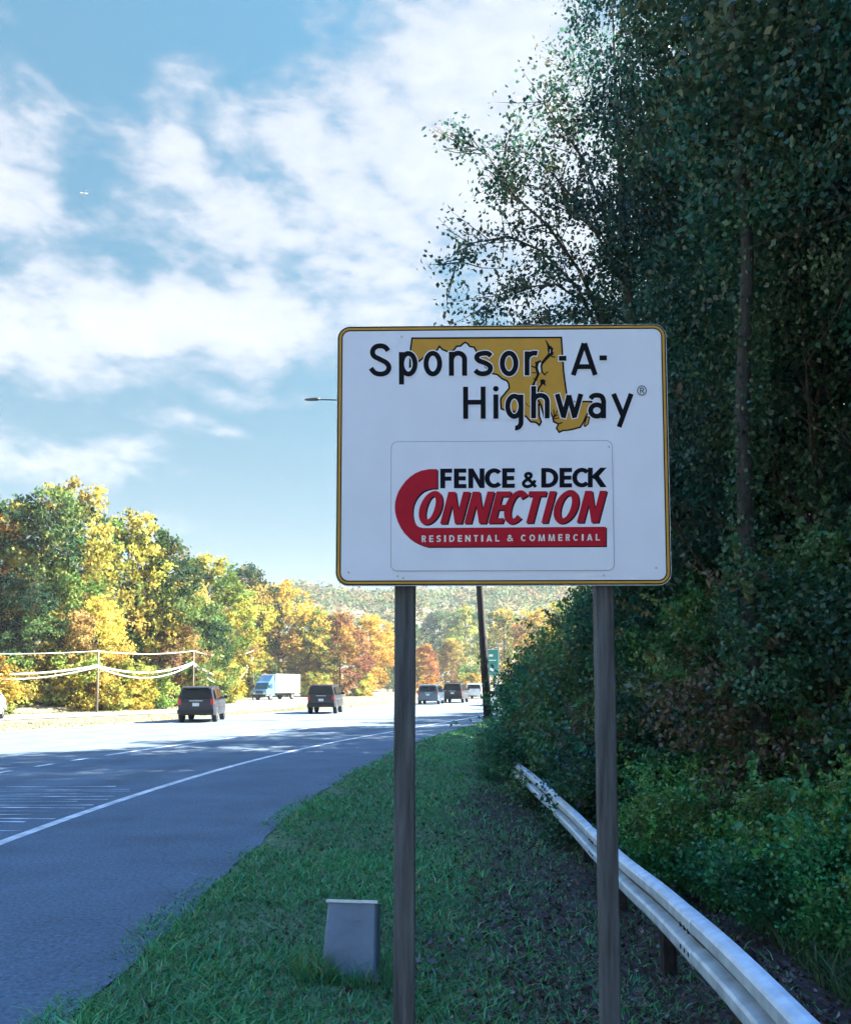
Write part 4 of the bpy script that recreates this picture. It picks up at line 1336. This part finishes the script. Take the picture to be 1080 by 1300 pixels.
# ------------------------------------------------------------------ grey metal box in the grass
BXx, BYy = -.46, 5.5
bz0 = float(ground_z(BXx, BYy))
bx = thing('utility_box', 'grey metal utility box leaning in the grass left of the left signpost', 'box', (BXx, BYy, bz0 - .02), R(-6))
lean = Matrix.Rotation(R(-15), 3, 'X')


def lv(x, y, z):
    return tuple(lean @ Vector((x, y, z)))


mb = MB()
w0, w1, dp, hh = .168, .154, .10, .43
ring_ = lambda w_, d_, z: [(-w_ + .012, -d_, z), (w_ - .012, -d_, z), (w_, -d_ + .012, z), (w_, d_ - .012, z), (w_ - .012, d_, z), (-w_ + .012, d_, z), (-w_, d_ - .012, z), (-w_, -d_ + .012, z)]
lv_z = [(.0, w0, dp), (.02, w0, dp), (.2, (w0 + w1) / 2, dp), (hh, w1, dp * .92)]
for z, w_, d_ in lv_z:
    mb.v += [lv(*p) for p in ring_(w_, d_, z)]
for i in range(len(lv_z) - 1):
    for k in range(8):
        mb.f.append((i * 8 + k, i * 8 + (k + 1) % 8, (i + 1) * 8 + (k + 1) % 8, (i + 1) * 8 + k))
mb.f.append(tuple(24 + k for k in range(8)))
mb.build('box_body', M['box_grey'], bx)
for rx_, rz_, rl_ in ((-.05, .16, .10), (.03, .33, .05)):
    mb = MB(); mb.box(lv(rx_, -dp - .001, rz_), (rl_, .004, .011), lean)
    mb.build('stamped_rib', M['box_grey'], bx)
mb = MB()
mb.box(lv(0, .0, hh + .004), (2 * w1 + .014, dp * 2 - .004, .007), lean)
mb.box(lv(0, -dp + .006, hh + .010), (2 * w1 + .018, .016, .018), lean)
mb.build('lid', M['box_pale'], bx)
mb = MB()
mb.box((0, .0, .0), (.40, .30, .05)); mb.build('base_slab', M['timber'], bx)

# ------------------------------------------------------------------ guardrail
RAILP = [(1.33, 1.2, .40), (1.415, 3.2, .39), (1.49, 4.0, .37), (1.625, 5.6, .265), (1.75, 7.9, .115), (1.80, 10.5, .10), (1.79, 13.2, .15), (1.74, 17.0, .155)]
ry = np.array([p[1] for p in RAILP])


def rail_at(y):
    return Vector((float(np.interp(y, ry, [p[0] for p in RAILP])), y, float(np.interp(y, ry, [p[2] for p in RAILP]))))


def smooth_rail(y):
    ks = np.linspace(-1.1, 1.1, 9)
    vs = [rail_at(min(max(y + k, 1.2), 17.0)) for k in ks]
    return sum(vs, Vector((0, 0, 0))) / len(vs)


guard = thing('guardrail', 'galvanised W beam guardrail running into the bushes beside the verge', 'guardrail', (1.5, 4, float(ground_z(1.5, 4))))
gloc = guard.location.copy()
# W section: (outwards toward the road, height below the top)
WSEC = [(.004, .0), (.030, -.004), (.070, -.018), (.081, -.038), (.081, -.092), (.070, -.110), (.008, -.128), (.002, -.156), (.008, -.184), (.070, -.202), (.081, -.220), (.081, -.274), (.070, -.294), (.030, -.308), (.004, -.312)]
joints = [1.2, 4.95, 8.8, 12.7, 16.6]
for j in range(len(joints) - 1):
    y0, y1 = joints[j], joints[j + 1] + .32
    out = .004 * (1 if j % 2 == 0 else 2.2)
    mb = MB()
    yy = np.linspace(y0, min(y1, 17.0), 26)
    for y in yy:
        p = smooth_rail(y); q = smooth_rail(min(y + .1, 17.0)); r_ = smooth_rail(max(y - .1, 1.2))
        t = (q - r_); t.z = 0; t.normalize()
        nrm = Vector((-t.y, t.x, 0))
        wob = .004 * math.sin(y * 2.7 + j)
        for (o_, dz) in WSEC:
            mb.v.append(tuple(p + nrm * (o_ + out + wob) + Vector((0, 0, dz * .93)) - gloc))
    k = len(WSEC)
    for i in range(len(yy) - 1):
        for a in range(k - 1):
            mb.f.append((i * k + a, i * k + a + 1, (i + 1) * k + a + 1, (i + 1) * k + a))
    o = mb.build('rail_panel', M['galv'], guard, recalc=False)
    o.data.materials.append(M['rail_trough_dark'])        # darker material on the trough faces of the beam
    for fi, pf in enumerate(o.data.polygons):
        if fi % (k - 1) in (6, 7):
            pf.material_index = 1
    so = o.modifiers.new('thickness', 'SOLIDIFY'); so.thickness = .0035; so.offset = 1
    # splice bolts
    for yb in (y0 + .06, y0 + .16, y0 + .26):
        if j == 0:
            break
        for dz in (-.092, -.220):
            p = smooth_rail(yb) + Vector((-.096, 0, dz)) - gloc
            bm_ = MB(); bm_.tube([p, p + Vector((.02, 0, 0))], .014, 8)
            bm_.build('splice_bolt', M['rust_steel'], o)
for y in (2.6, 4.5, 6.4, 8.3, 10.2, 12.1, 14.0, 15.9):
    p = smooth_rail(y)
    gzz = float(ground_z(p.x + .1, y))
    mb = MB()
    for dx in (-.0, .15):
        mb.box((p.x + .035 + dx * .6 - gloc.x, y - gloc.y, (p.z + gzz) / 2 - .17 - gloc.z), (.008, .10, p.z - gzz + .2))
    mb.box((p.x + .080 - gloc.x, y - gloc.y, (p.z + gzz) / 2 - .17 - gloc.z), (.082, .006, p.z - gzz + .2))
    mb.build('post', M['rust_steel'], guard)
mb = MB()   # flared terminal at the far end
p = smooth_rail(16.95)
for i in range(9):
    a = R(-90 + 22.5 * i)
    for dz in (0, -.312):
        mb.v.append((p.x - gloc.x - .02 + .10 * math.cos(a), 16.95 + .10 * math.sin(a) + .1 - gloc.y, p.z + dz - gloc.z))
for i in range(8):
    mb.f.append((2 * i, 2 * i + 1, 2 * i + 3, 2 * i + 2))
o = mb.build('end_terminal', M['galv'], guard, recalc=False)
so = o.modifiers.new('thickness', 'SOLIDIFY'); so.thickness = .004

# ------------------------------------------------------------------ lamp pole behind the sign
LX, LY = 2.98, 41.5
lp = thing('lamp_pole', 'dark timber lamp pole standing behind the sign with its arm reaching left', 'lamp post', (LX, LY, float(ground_z(LX, LY)) - .1))
mb = MB()
mb.tube([(0, 0, 0), (-.22, 0, 3.8), (-.46, 0, 7.9), (-.95, 0, 15.6)], [.21, .185, .165, .12], 14)
mb.build('shaft', M['pole_wood'], lp, smooth=True)
mb = MB()
mb.tube([(-.92, 0, 14.9), (-2.2, 0, 15.28), (-4.2, 0, 15.5), (-5.6, 0, 15.56), (-8.2, 0, 15.68)], [.06, .055, .05, .045, .035], 8)
mb.tube([(-.9, 0, 13.9), (-2.4, 0, 14.9), (-3.4, 0, 15.38)], [.04, .04, .03], 6)
mb.build('arm', M['lamp'], lp)
mb = MB()
mb.tube([(-8.15, 0, 15.68), (-8.3, 0, 15.69), (-8.5, 0, 15.68), (-8.75, 0, 15.66), (-8.9, 0, 15.66)], [.05, .09, .085, .07, .03], 10)
mb.build('luminaire', M['lamp'], lp, smooth=True)

# ------------------------------------------------------------------ utility poles and cables on the far side
PG = 'pale wooden poles carrying cables along the far side'
POLES = [(-105, 44.0, 'pale wooden utility pole just outside the left edge of the photo'), (125, 50.0, 'pale wooden utility pole with cables dipping away on both sides'),
         (246, 62.0, 'thin wooden utility pole above the nearest dark SUV'), (322, 94.0, 'wooden utility pole just left of the box truck')]
tops = []
for (px, d_, lab) in POLES:
    x = at_px(px, d_)
    z0 = float(ground_z(x, d_)) - .1
    t = thing('utility_pole', lab, 'pole', (x, d_, z0), .3, PG)
    hp = 1.6 + (870 - 826) / 1100 * d_ - z0
    mb = MB(); mb.tube([(0, 0, 0), (0, 0, hp * .6), (0, 0, hp)], [.07, .06, .05], 10); mb.build('shaft', M['pale_wood'], t, smooth=True)
    for k in (.08, .95, 1.25):
        mb = MB(); mb.tube([(0, -.05, hp - k), (0, -.17, hp - k)], .035, 8)
        mb.build('bracket', M['alu'], t)
    tops.append(Vector((x, d_ - .18, z0 + hp)))


def cable(name, drop, sag, rad, lab, group):
    pts = []
    ends = tops
    for a, b in zip(ends[:-1], ends[1:]):
        L = (b - a).length
        for i in range(14):
            t = i / 14
            p = a.lerp(b, t) + Vector((0, 0, -drop - sag * (L / 14) * 4 * t * (1 - t)))
            pts.append(p)
    pts.append(ends[-1] + Vector((0, 0, -drop)))
    mb = MB(); mb.tube(pts, rad, 6)
    return tag(mb.build(name, M['cable'], smooth=True), lab, 'cable', group)


CG = 'cables strung between the pale poles'
cable('utility_cable', .08, .22, .028, 'thin topmost cable strung between the pale wooden poles', CG)
cable('utility_cable', .92, .62, .062, 'thick upper bundled cable sagging between the pale wooden poles', CG)
cable('utility_cable', 1.0, .92, .045, 'lowest sagging cable between the pale wooden poles', CG)

# ------------------------------------------------------------------ vehicles


def wheel(parent, x, y, r, w):
    side = 1 if x > 0 else -1
    mb = MB()
    prof = [(-w / 2, r * .62), (-w / 2, r * .93), (-w / 2 + .03, r), (w / 2 - .03, r), (w / 2, r * .93), (w / 2, r * .62)]
    n = 20
    for i in range(n):
        a = 2 * math.pi * i / n
        mb.v += [(x + px, y + rr_ * math.cos(a), r + rr_ * math.sin(a)) for px, rr_ in prof]
    for i in range(n):
        for k in range(5):
            mb.f.append((i * 6 + k, i * 6 + k + 1, ((i + 1) % n) * 6 + k + 1, ((i + 1) % n) * 6 + k))
    t = mb.build('tyre', M['rubber'], parent, smooth=True)
    mb = MB()
    xf = x + side * (w / 2 - .025)
    mb.tube([(xf - side * .06, y, r), (xf, y, r)], r * .62, 16)
    for k in range(5):
        a = 2 * math.pi * k / 5
        mb.box((xf + side * .008, y + math.cos(a) * r * .36, r + math.sin(a) * r * .36), (.016, .07, r * .5), Matrix.Rotation(a + math.pi / 2, 3, 'X'))
    mb.tube([(xf, y, r), (xf + side * .02, y, r)], r * .14, 8)
    mb.build('rim', M['rim'], t)


def arch(y, r, z0, n=9):
    return [(y + r * math.cos(math.pi - math.pi * i / n), z0 + r * .97 * math.sin(math.pi * i / n)) for i in range(n + 1)]


def make_car(label, cat, x, y, heading, paint, kind='suv', group=None, roof_rack=False, name=None, sc=1.0):
    """body local axes: +y is the car's front, rear at y=0"""
    t = thing(name or 'car', label, cat, (x, y, .004), heading, group)
    t.scale = (sc, sc, sc)
    if kind == 'suv':
        L, Hh, hwd, zb, wr, belt = 4.65, 1.74, .92, .34, .37, 1.08
        upper = [(4.63, .55), (4.6, .82), (4.45, .98), (3.55, 1.08), (2.65, 1.66), (2.2, 1.73), (1.2, 1.74), (.35, 1.69), (.16, 1.62), (.02, 1.12), (-.02, .95), (-.02, .62), (.04, .42)]
    elif kind == 'boxy':
        L, Hh, hwd, zb, wr, belt = 4.35, 1.82, .92, .42, .40, 1.16
        upper = [(4.33, .6), (4.31, .98), (4.2, 1.1), (3.15, 1.18), (2.75, 1.74), (2.5, 1.81), (1.2, 1.82), (.15, 1.79), (.05, 1.72), (.0, 1.15), (-.02, .95), (-.02, .66), (.05, .48)]
    elif kind == 'van':
        L, Hh, hwd, zb, wr, belt = 5.0, 1.76, .97, .30, .34, 1.06
        upper = [(4.98, .5), (4.95, .78), (4.75, .94), (4.1, 1.1), (3.1, 1.66), (2.6, 1.74), (1.2, 1.76), (.3, 1.70), (.14, 1.62), (.02, 1.1), (-.02, .95), (-.02, .55), (.04, .38)]
    else:
        L, Hh, hwd, zb, wr, belt = 4.6, 1.45, .90, .26, .32, .94
        upper = [(4.58, .45), (4.55, .66), (4.3, .78), (3.3, .93), (2.55, 1.36), (2.0, 1.45), (1.5, 1.43), (.75, 1.0), (.1, .96), (-.02, .86), (-.02, .5), (.04, .36)]
    ya, yb2 = .9, L - .92
    prof = upper + [(.3, zb)] + arch(ya, wr + .05, zb) + arch(yb2, wr + .05, zb) + [(L - .3, zb)]
    prof = prof[::-1]

    def half(yy_, zz):
        k = hwd
        if zz > belt:
            k -= (zz - belt) / (Hh - belt) * .2
        if zz < .55:
            k -= (.55 - zz) * .12
        e = min(yy_, L - yy_)
        k -= .10 * max(0, 1 - max(e, 0) / .55) ** 2
        return k
    mb = MB(); mb.prism_x(prof, lambda a, b: -half(a, b), lambda a, b: half(a, b))
    body = mb.build('body', paint, t)
    bv = body.modifiers.new('soft_edges', 'BEVEL'); bv.width = .035; bv.segments = 2; bv.limit_method = 'ANGLE'; bv.angle_limit = R(35)
    # floor pan so that daylight does not show through
    mb = MB(); mb.box((0, L / 2, zb + .12), (hwd * 1.5, L * .9, .2)); mb.build('underbody', M['trim'], t)

    # glazing: polygons set a few millimetres proud of the body
    def side_glass(poly_):
        for s in (-1, 1):
            mb = MB()
            mb.poly([(s * (half(a, b) + .006), a, b) for a, b in poly_])
            mb.build('side_window', M['glass'], t, recalc=False)
    top = Hh - .13
    if kind in ('suv', 'van', 'boxy'):
        f0 = {'suv': 3.35, 'van': 3.85, 'boxy': 3.0}[kind]
        side_glass([(.42, belt + .06), (1.25, belt + .05), (1.25, top), (.5, top - .03)])
        side_glass([(1.33, belt + .05), (2.25, belt + .04), (2.25, top), (1.33, top)])
        side_glass([(2.33, belt + .04), (f0 - .1, belt + .04), ({'suv': 2.75, 'van': 3.1, 'boxy': 2.68}[kind], top - .02), (2.33, top)])
        rg = [(.034, 1.14), (.145, 1.575)] if kind != 'boxy' else [(.012, 1.2), (.046, 1.66)]
        wsg = {'suv': [(3.5, 1.115), (2.74, 1.62)], 'van': [(4.02, 1.15), (3.2, 1.62)], 'boxy': [(3.12, 1.22), (2.79, 1.68)]}[kind]
    else:
        side_glass([(1.0, belt + .06), (1.75, belt + .05), (1.75, 1.33), (1.5, 1.34)])
        side_glass([(1.83, belt + .05), (3.1, belt + .03), (2.5, 1.32), (1.83, 1.34)])
        rg = [(.82, 1.04), (1.42, 1.38)]
        wsg = [(3.25, .96), (2.6, 1.33)]
    for nm, (p0, p1), sg in (('rear_window', rg, -1), ('windscreen', wsg, 1)):
        mb = MB()
        h0, h1 = half(*p0) - .10, half(*p1) - .09
        mb.poly([(-h0, p0[0] + sg * .012, p0[1]), (h0, p0[0] + sg * .012, p0[1]), (h1, p1[0] + sg * .012, p1[1]), (-h1, p1[0] + sg * .012, p1[1])])
        g_ = mb.build(nm, M['glass'], t, recalc=False)
        sd = g_.modifiers.new('thickness', 'SOLIDIFY'); sd.thickness = .012; sd.offset = 0
    for s in (-1, 1):
        mb = MB(); mb.box((s * (hwd - .16), -.03 if kind != 'sedan' else -.03, 1.0 if kind != 'sedan' else .74), (.15, .05, .30 if kind != 'sedan' else .16)); mb.build('tail_light', M['tail'], t)
        mb = MB(); mb.box((s * (hwd - .24), L - .05, .74 if kind != 'sedan' else .62), (.3, .06, .14)); mb.build('headlight', M['head'], t)
        mb = MB(); mb.box((s * (hwd + .10), (f0 - .25) if kind != 'sedan' else 2.95, belt + .1), (.2, .1, .15)); mb.build('mirror', paint, t)
    mb = MB(); mb.box((0, -.04, .52), (hwd * 1.86, .09, .2)); mb.build('rear_bumper', M['trim'] if kind in ('suv', 'boxy') else paint, t)
    mb = MB(); mb.box((0, L - .0, .5), (hwd * 1.8, .09, .2)); mb.build('front_bumper', M['trim'] if kind in ('suv', 'boxy') else paint, t)
    mb = MB(); mb.box((0, -.035, .86 if kind != 'sedan' else .66), (.31, .02, .155)); mb.build('licence_plate', M['lplate'], t)
    if kind != 'sedan':
        mb = MB(); mb.box((0, .08, Hh - .085), (hwd * 1.3, .26, .03)); mb.build('spoiler', paint, t)
    if kind != 'sedan':
        mb = MB(); mb.box((0, -.03, belt - .04), (.62, .03, .035)); mb.build('chrome_strip', M['alu'], t)
        mb = MB(); mb.tube([(.05, .0, belt + .04), (-.32, .035, belt + .16)], .012, 5); mb.build('rear_wiper', M['trim'], t)
        mb = MB(); mb.box((0, -.05, .60), (hwd * 1.2, .04, .03)); mb.build('reflector', M['tail'], t)
    if roof_rack:
        mb = MB()
        for s in (-1, 1):
            mb.tube([(s * .62, .5, Hh + .05), (s * .62, 2.3, Hh + .06)], .022, 6)
            for yy_ in (.55, 2.2):
                mb.box((s * .62, yy_, Hh + .01), (.04, .06, .09))
        for yy_ in (.8, 1.9):
            mb.box((0, yy_, Hh + .075), (1.7, .07, .03))
        mb.build('roof_rack', M['trim'], t)
    for s in (-1, 1):
        for yy_ in (ya, yb2):
            wheel(t, s * (hwd - .13), yy_, wr, .24)
    return t


HD = -math.atan(.27)        # headings along the curve (rotation about z)
make_car('nearest dark navy SUV driving away, seen from behind on the sunlit lanes', 'suv', at_px(250, 36.7), 36.7, R(6), M['car_navy'], 'suv', 'traffic driving away', sc=.88)
make_car('second dark SUV driving away just left of the left signpost', 'suv', at_px(408, 47.6), 47.6, R(-1.5), M['car_black'], 'boxy', 'traffic driving away', sc=.88)
make_car('small blue grey minivan just right of the left signpost', 'minivan', at_px(543, 70), 70, R(-7.5), M['car_blue'], 'van', 'traffic driving away', sc=.92)
make_car('far charcoal SUV with a roof rack right of the blue grey minivan', 'suv', at_px(574, 76), 76, R(-10), M['car_char'], 'suv', 'traffic driving away', roof_rack=True)
make_car('far white minivan left of the dark lamp pole', 'minivan', at_px(601, 98), 98, R(-12), M['car_white'], 'van', 'traffic driving away')
make_car('white minivan partly covered by the thicket right of the lamp pole', 'minivan', at_px(640, 66), 66, R(-14), M['car_white'], 'van', 'traffic driving away')
make_car('pale car cut by the left edge of the photo in front of the far trees', 'car', at_px(-14, 41.5), 41.5, math.pi + HD + .55, M['car_pink'], 'sedan')

# box truck coming the other way
TX, TY = at_px(338, 91), 91
tk = thing('box_truck', 'white box truck with a blue grey cab coming towards the camera on the far roadway', 'truck', (TX, TY, max(.004, float(ground_z(TX, TY)) + .02)), math.pi + HD - .18)
tk.scale = (.8, .8, .8)
mb = MB(); mb.box((0, -3.4, 2.15), (2.4, 5.6, 2.45)); o = mb.build('cargo_box', M['car_white'], tk)
mb = MB(); mb.prism_x([(-.5, .55), (1.0, .55), (1.35, .6), (1.4, 1.25), (1.0, 1.45), (.72, 2.25), (.55, 2.4), (-.5, 2.4)], -1.08, 1.08)
o = mb.build('cab', M['bluegrey_paint'], tk); bv = o.modifiers.new('soft_edges', 'BEVEL'); bv.width = .06; bv.segments = 2
mb = MB(); mb.prism_x([(-.45, 2.42), (.45, 2.42), (-.2, 3.2), (-.45, 3.2)], -1.0, 1.0); mb.build('wind_deflector', M['bluegrey_paint'], tk)
mb = MB(); mb.poly([(-.95, 1.035, 1.47), (.95, 1.035, 1.47), (.9, .765, 2.2), (-.9, .765, 2.2)])
o = mb.build('windscreen', M['blue_glass'], tk, recalc=False); sd = o.modifiers.new('thickness', 'SOLIDIFY'); sd.thickness = .03; sd.offset = 0
for s in (-1, 1):
    mb = MB(); mb.poly([(s * 1.087, .0, 1.45), (s * 1.087, .85, 1.45), (s * 1.087, .62, 2.15), (s * 1.087, .0, 2.15)]); mb.build('side_window', M['blue_glass'], tk, recalc=False)
    mb = MB(); mb.box((s * .8, 1.4, .85), (.35, .06, .2)); mb.build('headlight', M['head'], tk)
    mb = MB(); mb.box((s * 1.25, .95, 1.75), (.18, .12, .4)); mb.build('mirror', M['trim'], tk)
    for yy_ in (.35, -4.6):
        wheel(tk, s * .98, yy_, .42, .28)
mb = MB(); mb.box((0, 1.38, 1.05), (1.1, .06, .25)); mb.build('grille', M['trim'], tk)
mb = MB(); mb.box((0, 1.4, .58), (2.1, .14, .22)); mb.build('front_bumper', M['trim'], tk)
mb = MB(); mb.box((0, -2.8, .72), (.9, 6.4, .34)); mb.build('chassis', M['trim'], tk)

# ------------------------------------------------------------------ green road sign beyond the lamp pole
GX, GY = at_px(624.5, 108), 108
gs = thing('road_sign', 'small green road sign seen just right of the dark lamp pole', 'road sign', (GX, GY, float(ground_z(GX, GY)) - .1), R(-4))
mb = MB(); mb.box((0, 0, 4.5), (1.7, .05, 3.3)); o = mb.build('sign_face', M['green_sign'], gs)
for (a, b, c, d_) in ((-.82, 2.88, .82, 2.93), (-.82, 6.07, .82, 6.12), (-.82, 2.88, -.77, 6.12), (.77, 2.88, .82, 6.12)):
    mb = MB(); mb.box(((a + c) / 2, -.03, (b + d_) / 2), (c - a, .012, d_ - b))
    mb.build('white_border', M['white_film'], o)
for (cx, cz, w_, h_) in ((-.15, 5.35, .5, .28), (.05, 4.75, .9, .10), (0, 3.6, .55, .4)):
    mb = MB(); mb.box((cx, -.034, cz), (w_, .012, h_))
    mb.build('legend', M['white_film'], o)
for s in (-.55, .55):
    mb = MB(); mb.tube([(s, .08, 0), (s, .08, 6.0)], .06, 8); mb.build('post', M['galv'], gs)

# ------------------------------------------------------------------ the small aircraft in the clouds
dv = sky_dir(88, 221)
pl = thing('airplane', 'tiny pale airplane flying among the clouds at the upper left', 'airplane', tuple(Vector((0, 0, 1.6)) + dv * 4300), 0)
pl.rotation_euler = (R(-8), R(22), R(118))
mb = MB(); mb.tube([(0, 17, 0), (0, 16, .2), (0, 13.5, .3), (0, -8, .3), (0, -15, 1.0), (0, -17, 1.3)], [.2, 1.1, 1.9, 1.9, .8, .2], 12); mb.build('fuselage', M['plane_white'], pl, smooth=True)
for s in (-1, 1):
    mb = MB(); mb.prism_x([(0, 0), (1, 0), (1, .4), (0, .4)], 0, .1)
    mb = MB()
    for z in (-.5, .0):
        mb.v += [(s * 1.5, 4.5, z), (s * 16.5, -5.5, z + 1.2), (s * 16.5, -7.3, z + 1.2), (s * 1.5, -3, z)]
    mb.f += [(0, 1, 2, 3), (7, 6, 5, 4), (0, 4, 5, 1), (1, 5, 6, 2), (2, 6, 7, 3), (3, 7, 4, 0)]
    mb.build('wing', M['plane_grey'], pl)
    mb = MB(); mb.tube([(s * 5.5, 3.2, -1.4), (s * 5.5, -.8, -1.4)], [1.1, .8], 10); mb.build('engine', M['plane_grey'], pl)
    mb = MB()
    for z in (.9, 1.1):
        mb.v += [(s * .4, -13, z), (s * 6, -16.2, z + .3), (s * 6, -17.3, z + .3), (s * .4, -16.5, z)]
    mb.f += [(0, 1, 2, 3), (7, 6, 5, 4), (0, 4, 5, 1), (1, 5, 6, 2), (2, 6, 7, 3), (3, 7, 4, 0)]
    mb.build('tailplane', M['plane_grey'], pl)
mb = MB(); mb.prism_x([(-12, 1.6), (-16, 7), (-17.8, 7), (-16.6, 1.6)], -.2, .2); mb.build('tail_fin', M['plane_grey'], pl)

# tufts of longer grass round the post feet and the box
rng = np.random.default_rng(91)
X, Y, H_ = [], [], []
for (cx, cy, r_, k) in ((SIGN[0] - .45, SIGN[1] + .05, .16, 500), (SIGN[0] + .47, SIGN[1] + .02, .16, 420), (BXx, BYy, .26, 700), (BXx - .2, BYy - .2, .12, 240)):
    a = rng.random(k) * 6.283; q = r_ * (.55 + .6 * rng.random(k))
    X.append(cx + q * np.cos(a)); Y.append(cy + q * np.sin(a)); H_.append(.06 + .13 * rng.random(k))
X, Y, H_ = map(np.concatenate, (X, Y, H_))
tg = g[rng.choice(5, len(X), p=[.3, .25, .25, .12, .08])] * (1 + .25 * rng.normal(size=(len(X), 1)))
Vv, Ff, Tt = blades(X, Y, H_, .008, rng, np.clip(tg, .01, .5), 1.1)
tag(np_mesh('grass_tufts', Vv, Ff, M['grass'], Tt), 'longer grass tufts round the sign posts and the grey box', 'grass', kind='stuff')

# ------------------------------------------------------------------ a thin autumn haze over the valley
hz_ = MB(); hz_.box((0, 0, 45), (6400, 6400, 106))
ho = tag(hz_.build('haze', None), 'thin pale haze hanging over the whole valley', 'haze', kind='stuff')
hm = bpy.data.materials.new('haze'); hm.use_nodes = True
hn, hl = hm.node_tree.nodes, hm.node_tree.links
hn.clear()
h_out = hn.new('ShaderNodeOutputMaterial'); h_vol = hn.new('ShaderNodeVolumePrincipled')
h_vol.inputs['Color'].default_value = (.9, .93, .97, 1)
h_vol.inputs['Density'].default_value = 0.00030
hl.new(h_vol.outputs[0], h_out.inputs['Volume'])
ho.data.materials.append(hm)
